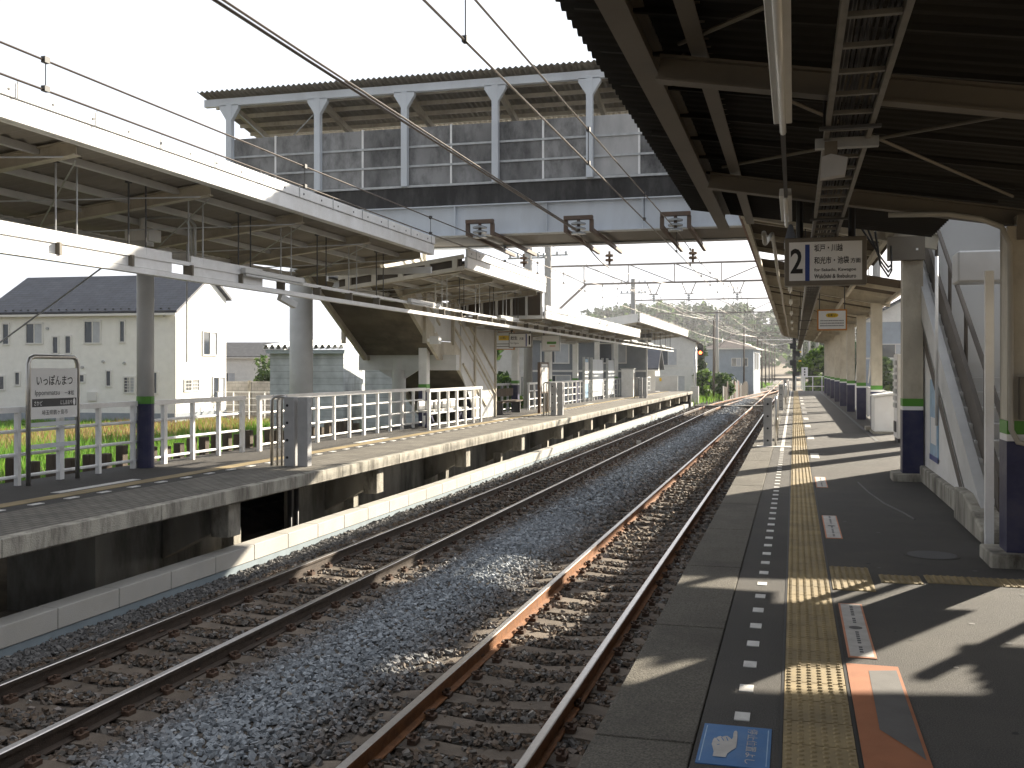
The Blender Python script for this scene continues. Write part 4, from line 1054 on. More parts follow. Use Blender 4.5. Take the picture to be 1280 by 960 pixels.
def gate(x, y, label, h=1.13):
    t = thing('gate_post', label, 'gate post', (x, y, 0))
    for i, dx in enumerate((0, .24)):
        b = MB(); b.box((x-.09+dx, y-.08, 0), (x+.09+dx, y+.08, h), 'grey_post'); p = b.build('post', t, bevel=.008)
        if i == 0:
            b = MB()
            for q in range(4): b.tube([(x-.091, y, h*(.13+.25*q)), (x-.099, y, h*(.13+.25*q))], .03, 'black', 10); b.tube([(x-.03, y-.081, h*(.13+.25*q)), (x-.03, y-.088, h*(.13+.25*q))], .022, 'black', 10)
            b.build('bolt_hole', p)
    b = MB()
    for dx in (-.36, -.26, -.18): b.tube([(x+dx, y+.02, 0), (x+dx, y+.02, h-.05), (x+dx+.05, y+.02, h), (x-.09, y+.02, h)], .018 if dx > -.3 else .028, 'steel', 8)
    b.build('rail', t, smooth=True)
gate(-7.95, 15.35, 'nearest pair of grey drilled posts with steel bars on the far platform edge')
gate(-8.05, 34.9, 'second pair of grey drilled posts on the far platform, beside the timetable board')
gate(-8.2, 57.0, 'farthest pair of grey drilled posts on the far platform edge')
# station name sign
t = thing('station_sign', 'station name sign in steel frame with white board on the far platform', 'station sign', (-10.05, 12.3, 0))
b = MB(); b.tube([(-10.05,11.80,-.1),(-10.05,11.80,1.66),(-10.05,11.83,1.73),(-10.05,11.90,1.76),(-10.05,12.70,1.76),(-10.05,12.77,1.73),(-10.05,12.80,1.66),(-10.05,12.80,-.1)], .032, 'steel', 12); b.build('frame', t, smooth=True)
b = MB(); b.box((-10.065, 11.83, .90), (-10.03, 12.77, 1.60), 'sign_white'); b.build('board', t)
def st(u, v): return (-10.0265, 11.83+.94*u, .90+.70*v)
b = MB(); put_text(b, 'いっぽんまつ', st(.11, .66), Y, Z, .94*.78, .70*.20, 'black', .012)
put_text(b, 'Ippommatsu', st(.08, .435), Y, Z, .94*.52, .7*.13, 'black', .0)
put_text(b, '一本松', st(.71, .45), Y, Z, .94*.21, .7*.10, 'black', .01)
put_text(b, '埼玉県鶴ヶ島市', st(.22, .07), Y, Z, .94*.56, .7*.10, 'black', .0)
a = st(.02, .235); b.box((-10.0295, a[1], a[2]), (-10.0285, a[1]+.94*.96, a[2]+.7*.16), 'dark_grey')
put_text(b, 'さかど', st(.06, .265), Y, Z, .94*.17, .7*.09, 'sign_white', .005)
put_text(b, 'にしおおや', st(.62, .265), Y, Z, .94*.26, .7*.09, 'sign_white', .005)
n = 14; b.add([(-10.0262, st(.925,0)[1]+.026*math.cos(6.283*i/n), st(0,.315)[2]+.05*math.sin(6.283*i/n)) for i in range(n)], [tuple(range(n))], 'sign_white')
b.build('lettering', t)
b = MB()
for z in (.82, .52): b.box((-10.06, 11.83, z-.03), (-10.045, 12.77, z+.03), 'bridge_paint')
b.build('cross_bar', t)
# lamp raceway hung over the far platform
t = thing('lamp_raceway', 'long white lamp raceway hung on thin rods under the left canopies', 'lamp raceway', (-7.9, 30, 3))
b = MB(); b.box((-7.95, 2, 2.78), (-7.85, 70, 2.85), 'white_paint'); b.box((-7.93, 2, 2.98), (-7.87, 70, 3.03), 'white_paint'); b.build('rail', t)
for y0, y1 in ((4, 11.9), (12.35, 14.3)):
    b = MB(); b.box((-7.92, y0, 2.86), (-7.89, y1, 3.12), 'white_paint'); b.build('side_panel', t)
b = MB(); y = 3.2; i = 0
while y < 69:
    zt = (zu1 if y < 20 else zu2 if y < 29.7 else zu3 if y < 49 else zu4)(-7.9)
    if not 20 < y < 22: 
        for dx in (0, .35): b.tube([(-7.9, y+dx, 3.03), (-7.9, y+dx, zt)], .011, 'galv' if i % 2 else 'dark_grey', 5)
        b.box((-7.93, y-.03, zt-.08), (-7.87, y+.03, zt), 'dark_grey'); b.box((-7.97, y-.02, 2.85), (-7.83, y+.02, 2.99), 'beam_paint')
    y += 1.3; i += 1
b.build('hanger', t)
for i, yy in enumerate((13.6, 20.4, 27.3, 33.5, 38.5, 44, 51, 57, 63)):
    l = thing('fluorescent_lamp', 'white tube lamp fixed to the left raceway, '+['first, by the security camera','second, before the sloping stair soffit','third, before the hanging signs','fourth from the camera','fifth from the camera','sixth from the camera','seventh from the camera','eighth from the camera','ninth and farthest'][i], 'lamp', (-7.9, yy, 3))
    b = MB(); b.box((-7.86, yy, 3.0), (-7.78, yy+1.9, 3.08), 'lamp_case'); b.build('housing', l, bevel=.006)
    b = MB(); b.tube([(-7.80, yy+.05, 2.975), (-7.80, yy+1.85, 2.975)], .02, 'lamp_tube', 8); b.build('lamp_tube', l, smooth=True)
t = thing('security_camera', 'small grey security camera on a stem under the left raceway', 'security camera', (-7.9, 15.0, 2.6))
b = MB(); b.tube([(-7.9, 15.0, 2.9), (-7.9, 15.0, 2.72)], .015, 'galv', 6); b.build('stem', t)
b = MB(); b.beam((-7.92, 14.9, 2.74), (-7.80, 15.2, 2.62), .1, .1, 'lamp_case'); b.build('body', t)
t = thing('floodlight', 'small box-shaped floodlight hung under the left canopy near the stair', 'floodlight', (-8.7, 24.5, 2.3))
b = MB(); b.tube([(-8.7, 24.5, 3.7), (-8.7, 24.5, 2.5)], .02, 'lamp_case', 6); b.build('stem', t)
b = MB(); b.box((-8.82, 24.4, 2.22), (-8.58, 24.6, 2.42), 'lamp_case'); b.box((-8.9, 24.45, 2.28), (-8.82, 24.55, 2.36), 'white_paint'); b.build('body', t)
b = MB(); b.tube([(-9.2,13.2,3.85),(-8.9,13.3,3.88),(-8.6,13.35,3.86),(-8.5,13.4,3.7),(-8.5,13.4,2.95)], .025, 'galv', 8); b.tube([(-9.2,13.2,3.80),(-8.95,13.3,3.83),(-8.65,13.35,3.81),(-8.56,13.4,3.66),(-8.56,13.4,2.95)], .02, 'galv', 8)
tag(b.build('conduit', smooth=True), 'pair of steel conduits bending down to the left raceway', 'conduit')
b = MB(); b.box((-9.4, 13.0, 3.45), (-9.0, 13.3, 3.62), 'lamp_case'); b.tube([(-9.2, 13.15, 3.62), (-9.2, 13.15, 3.9)], .05, 'lamp_case', 8); b.box((-9.35,12.98,3.38),(-9.05,13.2,3.45),'galv')
tag(b.build('ceiling_unit'), 'boxy grey unit hanging under the left canopy by the bent conduits', 'ceiling unit')
b = MB(); b.tube([(-9.6, 14.9, 3.9), (-9.6, 14.9, 1.7)], .012, 'galv', 6); b.tube([(-10.6, 11.1, 1.5), (-8.75, 12.3, 3.3)], .012, 'galv', 6)
tag(b.build('stay_wire'), 'thin stay wire slanting in front of the cream house', 'stay wire')
# hanging signs on the far platform
def lsign(x0, x1, y, z0, z1, label, bits, frame='sign_frame', face='sign_white'):
    t = thing('hanging_sign', label, 'hanging sign', ((x0+x1)/2, y, z0))
    b = MB(); b.box((x0, y, z0), (x1, y+.12, z1), frame); b.build('frame', t)
    b = MB(); b.box((x0+.03, y-.006, z0+.03), (x1-.03, y+.002, z1-.03), face); b.build('face', t)
    b = MB(); bits(b, x0, x1-x0, y-.010, z0, z1-z0); b.build('lettering', t)
    b = MB()
    for x in (x0+.08, x1-.08): b.tube([(x, y+.06, z1), (x, y+.06, 3.3)], .02, 'dark_grey', 6)
    b.build('hanger', t)
def s1(b, x, w, y, z, h):
    put_text(b, '1', (x+w*.86, y, z+h*.2), X, Z, w*.07, h*.6, 'black', .02); b.box((x+w*.73, y, z+h*.08), (x+w*.78, y+.003, z+h*.92), 'sign_blue')
    put_text(b, '越生', (x+w*.08, y, z+h*.52), X, Z, w*.30, h*.26, 'black', .02); put_text(b, '方面', (x+w*.46, y, z+h*.52), X, Z, w*.18, h*.18, 'black', .01)
    put_text(b, 'for Ogose', (x+w*.08, y, z+h*.22), X, Z, w*.36, h*.15, 'black')
lsign(-9.42, -8.60, 34.0, 2.33, 2.83, 'white hanging sign with black 1 on the far platform', s1)
def s2(b, x, w, y, z, h):
    b.box((x+w*.25, y, z+h*.52), (x+w*.75, y+.003, z+h*.78), 'sign_yellow'); put_text(b, 'お願い', (x+w*.33, y-.002, z+h*.57), X, Z, w*.34, h*.15, 'black')
    for r_ in range(2): b.box((x+w*.12, y, z+h*(.3-.14*r_)), (x+w*.85, y+.003, z+h*(.34-.14*r_)), 'beam_paint')
lsign(-10.25, -9.5, 35.0, 2.28, 2.92, 'brown framed notice with yellow patch left of the sign with black 1', s2, 'sign_orange')
def s3(b, x, w, y, z, h):
    b.box((x+w*.3, y, z+h*.45), (x+w*.8, y+.003, z+h*.6), 'green_band'); b.box((x+w*.45, y-.001, z+h*.3), (x+w*.75, y+.003, z+h*.36), 'pink_mark')
lsign(-9.0, -8.3, 37.0, 2.25, 2.85, 'pale green backed sign right of the sign with black 1', s3, 'galv')
t = thing('timetable_board', 'tall brown framed timetable board standing beside the grey posts', 'notice board', (-8.85, 36.6, 0))
b = MB(); b.box((-8.90, 36.0, 0), (-8.80, 36.15, 1.85), 'brown_steel'); b.box((-8.90, 37.2, 0), (-8.80, 37.35, 1.85), 'brown_steel'); b.build('post', t)
b = MB(); b.box((-8.89, 36.152, .72), (-8.81, 37.198, 1.85), 'brown_steel'); b.build('frame', t)
b = MB(); b.box((-8.808, 36.22, .78), (-8.80, 37.14, 1.78), 'sign_white'); b.box((-8.7995, 36.25, 1.5), (-8.7985, 37.1, 1.72), 'board_light'); b.build('sheet', t)
for i, (y, w, l) in enumerate(((49.5, 1.0, 'narrow pale blue framed notice board among the far platform columns'), (51.5, 3.0, 'wide pale windscreen panel among the far platform columns'), (56, 2.0, 'pale windscreen panel farther along beside a small white machine'))):
    b = MB(); b.box((-9.95, y, .2), (-9.88, y+w, 2.1), 'poster' if i == 0 else 'bridge_paint'); b.box((-9.87, y+.1, .9), (-9.86, y+w-.1, 1.95), 'sign_white' if i == 0 else 'bridge_paint')
    for yy in (y, y+w): b.box((-9.97, yy-.05, 0), (-9.85, yy+.05, 2.2), 'galv')
    tag(b.build('wind_screen'), l, 'screen')
b = MB(); b.box((-9.7, 59.5, 0), (-9.0, 60.2, 1.6), 'white_paint'); b.box((-8.995, 59.6, 1.0), (-8.99, 60.1, 1.4), 'dark_grey'); b.box((-9.75, 59.45, 1.6), (-8.95, 60.25, 1.66), 'galv')
tag(b.build('ticket_machine'), 'small white ticket machine beside the far windscreen', 'ticket machine')
# benches by the stair foot
t = thing('bench', 'row of white shell seats on a navy frame behind the short railing', 'bench', (-9.6, 27.8, 0))
for i in range(5):
    y = 26.6+.66*i; b = MB(); b.box((-9.85, y-.24, .42), (-9.4, y+.24, .47), 'seat_white'); b.box((-9.90, y-.24, .47), (-9.83, y+.24, .72), 'seat_white'); b.build('seat', t, bevel=.03)
b = MB(); b.box((-9.65, 26.2, .34), (-9.55, 29.6, .41), 'navy'); b.build('beam', t)
for y in (26.6, 29.2):
    b = MB(); b.beam((-9.6, y-.3, .02), (-9.6, y, .36), .08, .08, 'navy'); b.beam((-9.6, y+.3, .02), (-9.6, y, .36), .08, .08, 'navy'); b.build1('leg', t)
t = thing('bench', 'small dark brown bench in shade beyond the stair foot', 'bench', (-9.9, 35, 0))
b = MB(); b.box((-10.1, 34.2, .42), (-9.7, 37.0, .47), 'old_wood'); b.build('seat', t)
b = MB(); b.box((-10.14, 34.2, .62), (-10.08, 37.0, .9), 'old_wood'); b.build('backrest', t)
for y in (34.4, 36.8):
    b = MB(); b.box((-10.05, y-.04, 0), (-9.75, y+.04, .42), 'dark_grey'); b.build('leg', t)
# sleeper stakes behind the railing
t = thing('stake_fence', 'row of short dark old-sleeper stakes along the back of the far platform', 'fence', (-10.95, 15, -1))
y = 7.0; i = 0
while y < 25:
    b = MB(); b.box((-11.02, y, -1.3), (-10.88, y+.16, .26+rnd.uniform(-.07, .07)), 'old_wood'); b.build('stake', t, bevel=.012); y += .42
b = MB(); b.beam((-11.6, 12.6, -1.0), (-11.0, 11.5, .95), .1, .1, 'old_wood'); b.tube([(-11.1, 11.4, .9), (-11.0, 11.55, 1.0)], .07, 'old_wood', 8)
tag(b.build('leaning_post'), 'leaning brown timber prop behind the station name sign', 'post')

# ------------------------------------------------------------------ overhead line
def wire(mb, pts, r, k='wire', sag=0., n=6):
    out = []
    for p, q in zip(pts[:-1], pts[1:]):
        p = Vector(p); q = Vector(q)
        for i in range(n): t = i/n; v = p.lerp(q, t); v.z -= sag*4*t*(1-t); out.append(v)
    out.append(Vector(pts[-1])); mb.tube(out, r, k, 5)
def ohl(label, xf, z_c, zm, yend):
    t = thing('overhead_line', label, 'overhead line', (xf(0), 40, z_c))
    ysup = [-16, 21.0, 44, 69.4, 107, 145, 190, 240, 300]; ysup = [y for y in ysup if y <= yend]
    b = MB(); wire(b, [(xf(y), y, z_c) for y in ysup], .010, 'copper_wire'); b.build('contact_wire', t)
    b = MB(); pts = [(xf(y), y, zm if y < 22 else 5.0) for y in ysup]; out = []
    prof = {}
    for p, q in zip(pts[:-1], pts[1:]):
        for i in range(8):
            s = i/8; yy = p[1]+(q[1]-p[1])*s; z = p[2]+(q[2]-p[2])*s-(.33 if p[1] > 0 else .06)*4*s*(1-s); out.append((xf(yy), yy, max(z, z_c+.08))); prof[yy] = max(z, z_c+.08)
    out.append(pts[-1]); b.tube(out, .010, 'copper_wire', 5); b.build('messenger_wire', t)
    b = MB()
    for yy in sorted(prof):
        if yy > 120: break
        b.tube([(xf(yy), yy, z_c), (xf(yy), yy, prof[yy])], .005, 'wire', 4); b.box((xf(yy)-.02, yy-.03, z_c-.01), (xf(yy)+.02, yy+.03, z_c+.035), 'dark_grey'); b.box((xf(yy)-.02, yy-.03, prof[yy]-.02), (xf(yy)+.02, yy+.03, prof[yy]+.03), 'dark_grey')
    b.build('dropper', t)
ohl('contact and messenger wires above the near track', lambda y: TR+(.12 if int(y/20) % 2 else -.05)*0, 3.96, 4.40, 300)
ohl('contact and messenger wires above the far track', lambda y: TL-.12+shift(y), 3.86, 4.16, 145)
b = MB(); wire(b, [(-4.27, -16, 4.70), (-4.27, 20.8, 4.40)], .016, 'copper_wire', .12); wire(b, [(-4.21, -16, 4.72), (-4.25, 20.8, 4.42)], .012, 'copper_wire', .12)
wire(b, [(-4.27, 20.8, 4.40), (-4.28, 24.5, 4.02), (-4.3, 44, 5.1), (-4.3, 69.4, 5.3), (-4.0, 107, 5.4)], .014, 'copper_wire', .1)
tag(b.build('feeder_cable'), 'thick twin feeder cable hung between the two tracks', 'feeder cable')
def gantry(y, xl, xr, label, zt=6.08, zb=5.28, zp=7.6, haunch=True):
    t = thing('catenary_gantry', label, 'gantry', ((xl+xr)/2, y, -1.2))
    for x in (xl, xr):
        b = MB(); b.tube([(x, y, -1.4), (x, y, zp)], .2, 'pole_concrete', 14, .15); b.build('pole', t, smooth=True)
    b = MB(); 
    for z in (zt, zb): b.box((xl+(1.6 if z == zb else 0), y-.04, z-.04), (xr-(.3 if z == zb else 0), y+.04, z+.04), 'gantry_steel')
    n = max(3, round((xr-xl-1.6)/2.1))
    for i in range(n+1):
        x = xl+1.6+(xr-xl-1.9)*i/n
        b.beam((x, y, zb), (x, y, zt), .04, .04, 'gantry_steel', Y)
        if i < n: x2 = xl+1.6+(xr-xl-1.9)*(i+1)/n; b.beam((x, y, zt), (x2, y, zb), .04, .04, 'gantry_steel', Y) if i < n/2 else b.beam((x, y, zb), (x2, y, zt), .04, .04, 'gantry_steel', Y)
    b.beam((xl+1.7, y, zb), (xl+.15, y, 3.9), .09, .09, 'gantry_steel', Y); b.beam((xl, y, zt), (xl+1.7, y, zb), .03, .03, 'gantry_steel', Y)
    b.build('truss', t)
    b = MB()
    for x in (TR, -4.3, TL+shift(y)):
        for s in (-.3, .3): b.beam((x+s, y, zb), (x+s*.3, y, zb-.5), .04, .04, 'gantry_steel', Y)
        b.tube([(x-.2, y, zb-.5), (x+.2, y, zb-.5)], .025, 'gantry_steel', 6); b.tube([(x, y, zb-.5), (x, y, zb-.85)], .02, 'gantry_steel', 6)
        for q in range(3): b.tube([(x, y, zb-.55-.09*q), (x, y, zb-.6-.09*q)], .07, 'insulator', 10)
    b.build('hanger', t)
    b = MB()
    for z in (zt+.5, zt+1.2):
        b.beam((xl-.9, y, z), (xl+.9, y, z), .06, .06, 'galv', Y)
        for s in (-.8, -.4, .4, .8): b.tube([(xl+s, y, z), (xl+s, y, z+.16)], .045, 'insulator', 8)
    b.build('crossarm', t)
    return t
gantry(44, -10.4, 3.2, 'nearest steel catenary gantry with lattice beam beyond the footbridge')
gantry(69.4, -10.5, 3.3, 'second steel catenary gantry above the end of the far platform', 6.25, 5.35, 7.7)
gantry(107, -7.6, 2.2, 'third steel catenary gantry, beyond the platform ends', 6.1, 5.3, 7.6)
gantry(145, -6.6, 1.9, 'fourth steel catenary gantry, in front of the wooded hill', 6.0, 5.3, 7.4)
b = MB(); b.tube([(-11.1, 43.2, -1.2), (-11.1, 43.2, 9.5)], .2, 'pole_concrete', 14, .16)
for z in (6.4, 7.0, 5.2):
    b.beam((-12.0, 43.2, z), (-10.3, 43.2, z), .07, .07, 'galv', Y)
    for s in (-.8, -.45, .45, .7): b.tube([(-11.1+s, 43.2, z), (-11.1+s, 43.2, z+.2)], .05, 'insulator', 8)
b.tube([(-10.8, 43.1, 4.6), (-10.8, 43.1, 5.6)], .16, 'galv', 12)
tag(b.build('utility_pole', smooth=True), 'concrete utility pole with crossarms just left of the nearest gantry pole', 'utility pole')
#@@
# ------------------------------------------------------------------ houses beyond the far platform
def window(parent, face, a, z, w, h, d, k='glass', lattice=False, off=0.):
    """on a house in local coordinates: face 'front' (y=0), 'right' (x=d[0]) or 'left' (x=0); a = along coordinate of the left edge"""
    def P(u, out, zz):
        if face == 'front': return (u, -out, zz)
        if face == 'right': return (d[0]+out, u, zz)
        return (-out, u, zz)
    b = MB(); fw = .07
    for u0, u1, q0, q1 in ((a-fw, a+w+fw, z+h, z+h+fw), (a-fw, a+w+fw, z-fw, z), (a-fw, a, z, z+h), (a+w, a+w+fw, z, z+h)):
        b.box(P(u0, -.02, q0), P(u1, .06, q1), 'window_frame')
    if w > .5: b.box(P(a+w/2-.025, -.02, z), P(a+w/2+.025, .045, z+h), 'window_frame')
    if lattice:
        n = int(h/.13)
        for i in range(1, n): b.box(P(a, .03, z+h*i/n-.012), P(a+w, .05, z+h*i/n+.012), 'window_frame')
        m_ = max(2, int(w/.15))
        for i in range(1, m_): b.box(P(a+w*i/m_-.012, .031, z), P(a+w*i/m_+.012, .049, z+h), 'window_frame')
    f = b.build('window', parent)
    b = MB(); b.box(P(a, -.02, z), P(a+w*(.5 if w > .5 else 1)-.003, .012, z+h), k)
    if w > .5: b.box(P(a+w/2+.003, -.02, z), P(a+w, .012, z+h), 'curtain')
    b.build('pane', f)
def house(label, loc, rot, w, d, he, hr, wall, roof, wins=(), hip=False, pk=.5, axis='x', back=None, over=.35, name='house', cat='house', band=None):
    t = thing(name, label, cat)
    hb = he if back is None else back
    b = MB()
    if hip: b.box((0,0,0), (w,d,he), wall)
    elif axis == 'x':
        b.prism([(0,0,0),(0,d,0),(0,d,hb),(0,d*pk,hr),(0,0,he)], (w,0,0), wall)
    else:
        b.prism([(0,0,0),(w,0,0),(w,0,he),(w*pk,0,hr),(0,0,he)], (0,d,0), wall)
    wl = b.build('wall', t)
    b = MB(); o = over
    if hip:
        b.prism([(-o,-o,he),(w+o,-o,he),(w+o,d+o,he),(-o,d+o,he)], (0,0,.12), 'window_frame')
        e = he+.121; r = min(w, d)/2
        vs = [(-o,-o,e),(w+o,-o,e),(w+o,d+o,e),(-o,d+o,e)]
        if w >= d: vs += [(r, d/2, hr), (w-r, d/2, hr)]; fs = [(0,1,5,4),(1,2,5),(2,3,4,5),(3,0,4)]
        else: vs += [(w/2, r, hr), (w/2, d-r, hr)]; fs = [(0,1,4),(1,2,5,4),(2,3,5),(3,0,4,5)]
        b.add(vs, fs, roof)
    elif axis == 'x':
        s1 = (hr-he)/(d*pk); s2 = (hr-hb)/(d*(1-pk))
        b.prism([(-o,-o,he-o*s1+.03),(-o,d*pk,hr+.03),(-o,d*pk,hr+.17),(-o,-o,he-o*s1+.17)], (w+2*o,0,0), roof)
        b.prism([(-o,d*pk+.001,hr+.03),(-o,d+o,hb-o*s2+.03),(-o,d+o,hb-o*s2+.17),(-o,d*pk+.001,hr+.17)], (w+2*o,0,0), roof)
    else:
        s1 = (hr-he)/(w*pk)
        b.prism([(-o,-o,he-o*s1+.03),(w*pk,-o,hr+.03),(w*pk,-o,hr+.17),(-o,-o,he-o*s1+.17)], (0,d+2*o,0), roof)
        b.prism([(w+o,-o,he-o*s1+.03),(w*pk+.001,-o,hr+.03),(w*pk+.001,-o,hr+.17),(w+o,-o,he-o*s1+.17)][::-1], (0,d+2*o,0), roof)
    b.build('roof', t)
    b = MB(); b.box((-.03,-.03,-.6), (w+.03,d+.03,.45), 'foundation'); b.build('foundation', t)
    if not hip and axis == 'x':
        b = MB(); b.box((-o,-o-.10,he-o*(hr-he)/(d*pk)-.06), (w+o,-o-.002,he-o*(hr-he)/(d*pk)+.05), 'window_frame'); b.tube([(w+.05,-.06,he-.2),(w+.05,-.06,.2)], .045, 'window_frame', 8); b.build('gutter', t)
    if band: 
        b = MB(); b.box((-.02,-.02,band-.06), (w+.02,d*.999,band+.06), 'window_frame'); b.build('band', t)
    for q in wins: window(t, q[0], q[1], q[2], q[3], q[4], (w, d), *q[5:])
    t.location = loc; t.rotation_euler.z = rot
    return t
wl = 10.4; xx = lambda u: wl-(218-u)*.0443
zz = lambda v: 2.58+(462-v)*.0393
def wf(u0, u1, v0, v1, *r): return ('front', xx(u0), zz(v1), xx(u1)-xx(u0), zz(v0)-zz(v1))+r
wins = [wf(34,54,404,428), wf(108,127,402,428), wf(4,11,404,429), wf(152,157,402,427), wf(68,74,421,441), wf(84,90,420,441), wf(102,107,469,477), wf(135,140,464,482), wf(157,169,472,490,'glass',True), wf(191.5,196.5,466,491), wf(20,25,466,481), wf(-6,5,471,487),
        ('right', 2.71, 3.35, 1.4, 1.15), ('right', .9, 1.55, 1.35, .5, 'glass', True), ('right', 3.75, .95, 1.2, 1.2)]
hb_ = house('large cream two-storey house with dark slate roof beyond the field', (-39.35, 43.33, -1.0), math.atan2(.56, 9.64), wl, 5.2, 5.4, 7.35, 'house_cream', 'slate', wins, pk=.64, back=6.35, over=.22)
b = MB()
for u, v in ((61,410),(206,395),(131,452),(157,454),(105,459)):
    b.tube([(xx(u), 0, zz(v)), (xx(u), -.09, zz(v))], .07, 'galv', 8); o = b.build('vent'); o.parent = hb_; b = MB()
b.box((xx(112), -.12, zz(501)), (xx(123), 0, zz(490)), 'window_frame')
o = b.build('meter_box'); o.parent = hb_
b = MB()
for i in range(24): b.box((.2+i*.43, -.10, 5.52), (.3+i*.43, -.06, 5.58), 'dark_grey')
o = b.build('snow_guard'); o.parent = hb_
house('small grey-roofed house behind the cream house, with a pale gable', (-60, 98, -1.0), R(14), 7, 6, 4.0, 5.4, 'house_white', 'tile_grey', [('front', 1, 1.2, 1.4, 1)])
# shed with folded-plate roof
t = thing('shed', 'pale blue boarded shed with folded white metal roof behind the round column', 'shed')
b = MB(); b.box((0,0,-.3), (2.9,5,3.25), 'siding_boards'); b.build('wall', t)
b = MB(); n = 13
prof = []
for i in range(n): x = -.15+3.2*i/n; prof += [(x, .0), (x+.06, .16), (x+.15, .16), (x+.2, .0)]
for (xa, za), (xb, zb) in zip(prof[:-1], prof[1:]): b.prism([(xa,-.35,3.36+za),(xb,-.35,3.36+zb),(xb,-.35,3.38+zb),(xa,-.35,3.38+za)], (0,5.6,.35), 'white_paint')
b.build('roof', t)
b = MB(); b.box((-.1,-.22,3.2), (3.0,-.0,3.34), 'siding'); b.build('fascia', t)
t.location = (-19.6, 36.1, -1.0); t.rotation_euler.z = R(10)
b = MB(); b.box((0,0,-.3), (2.6,4,2.9), 'siding_boards'); b.box((-.1,-.15,2.9), (2.8,4.1,3.02), 'galv')
o = tag(b.build('shed'), 'grey boarded lean-to in the shade under the footbridge stair', 'shed'); o.location = (-16.2, 37.4, -1.0)
b = MB(); b.box((-31.5, 52, -1.2), (-22, 52.15, .92), 'block_wall'); 
for i in range(5): b.box((-31.4+i*1.8, 51.95, -1.2), (-31.2+i*1.8, 52.0, .97), 'concrete')
tag(b.build('block_wall'), 'low grey block wall right of the cream house', 'wall')
t = thing('mesh_fence', 'low white mesh fence right of the cream house', 'fence', (-27, 48, -1))
b = MB(); 
for i in range(8): b.box((-30+i*.9, 47.97, -1), (-29.95+i*.9, 48.03, .45), 'white_paint')
b.build('post', t)
b = MB(); 
for z in (-.6, -.25, .1, .42): b.box((-30, 47.98, z-.02), (-23.6, 48.02, z+.02), 'white_paint')
b.build('rail', t)
def pole(x, y, h, label, r=.11, k='wood_pole', arms=(), z0=-1.2, lamp=False, name='utility_pole'):
    t = thing(name, label, 'utility pole', (x, y, z0))
    b = MB(); b.tube([(x, y, z0-.2), (x, y, z0+h)], r, k, 10, r*.75); b.build('pole', t, smooth=True)
    if arms:
        b = MB()
        for q in arms:
            b.beam((x-.7, y, z0+h-q), (x+.7, y, z0+h-q), .07, .07, 'galv', Y)
            for s in (-.6, -.2, .3, .6): b.tube([(x+s, y, z0+h-q), (x+s, y, z0+h-q+.18)], .05, 'insulator', 7)
        b.build('crossarm', t)
    if lamp:
        b = MB(); b.tube([(x, y, z0+h-.4), (x+.5, y, z0+h), (x+1.6, y, z0+h+.25)], .05, 'galv', 6); b.build('lamp_arm', t)
    return t
pole(-17.0, 33.0, 4.9, 'slim steel pole between the cream house and the shed', .06, 'galv', z0=-1)
tree('bush', 'dark green bush in front of the block wall by the cream house', -29.7, 55, -1.0, 3.5, 1.6, 1100, .16, seed=3, trunk=.2, low=.12, cat='bush', parts=('stem','foliage'))
# far lattice tower
t = thing('lattice_tower', 'faint far lattice pylon behind the cream house', 'pylon', (-160, 430, 0))
b = MB()
for s in (-1, 1): b.beam((-160+s*5, 430, 0), (-160+s*1, 430, 36), .4, .4, 'galv', Y)
for i in range(9):
    z = 4*i; w0 = 5-4*i/9; w1 = 5-4*(i+1)/9; b.beam((-160-w0, 430, z), (-160+w1, 430, z+4), .25, .25, 'galv', Y); b.beam((-160+w0, 430, z), (-160-w1, 430, z+4), .25, .25, 'galv', Y)
b.build('frame', t)
b = MB()
for z in (24, 29, 34): b.beam((-164, 430, z), (-156, 430, z), .4, .4, 'galv', Y)
b.build('crossarm', t)
# houses seen between the canopy columns
house('dark grey house with balcony seen between the far platform columns', (-15.4, 60.0, -1.2), R(8), 7, 8, 4.7, 5.9, 'house_grey', 'tile_grey', [('front',.8,3.2,1.6,1.1), ('front',4.2,3.2,1.6,1.1), ('front',.8,.8,1.7,1.6), ('right',1,3.0,1.5,1.1), ('front',4.4,1.0,1.2,1.2)], band=2.7)
house('pale green house glimpsed behind the hanging signs', (-21.5, 66, -1.2), R(5), 6.5, 7, 4.8, 6.0, 'house_white', 'tile_navy', [('front',1,3.3,1.5,1.1), ('front',4,1,1.4,1.3), ('right',2,3.2,1.4,1.1)])
house('white two-storey house with dark roof right behind the red signal', (-17.0, 92, -1.2), R(4), 8.6, 9, 5.2, 7.0, 'house_white', 'tile_brown', [('front',1.0,3.4,1.6,1.2), ('front',5.4,3.2,1.5,1.4), ('front',2.6,1.0,1.8,1.3), ('front',6.4,.9,1.2,1.3), ('right',2,3.2,1.4,1.2), ('right',5,3.2,1.4,1.2)], axis='y', band=2.9)
house('low white house with navy tiled roof at the end of the far platform', (-15.5, 80, -1.2), R(3), 5.0, 6, 2.9, 4.4, 'house_white', 'tile_navy', [('front',1,1,1.2,1.1)])
house('blue-grey two-storey house with brown roof beside the line', (-9.6, 116, -1.2), R(-4), 5.3, 7, 5.0, 6.2, 'house_blue', 'tile_brown', [('front',3.0,3.2,.9,.8), ('front',4.2,3.2,.45,.8), ('front',.6,.6,2.6,1.0), ('right',1.2,2.8,1.3,1.8), ('right',3.6,2.8,1.3,1.8)], hip=True)
house('white house front with small gable right of the blue-grey house', (-6.7, 127, -1.2), R(-4), 1.9, 6, 4.7, 5.8, 'house_white', 'tile_brown', [('front',.45,2.6,.9,1.7), ('front',.45,.5,.9,1.4)], axis='y', over=.35)
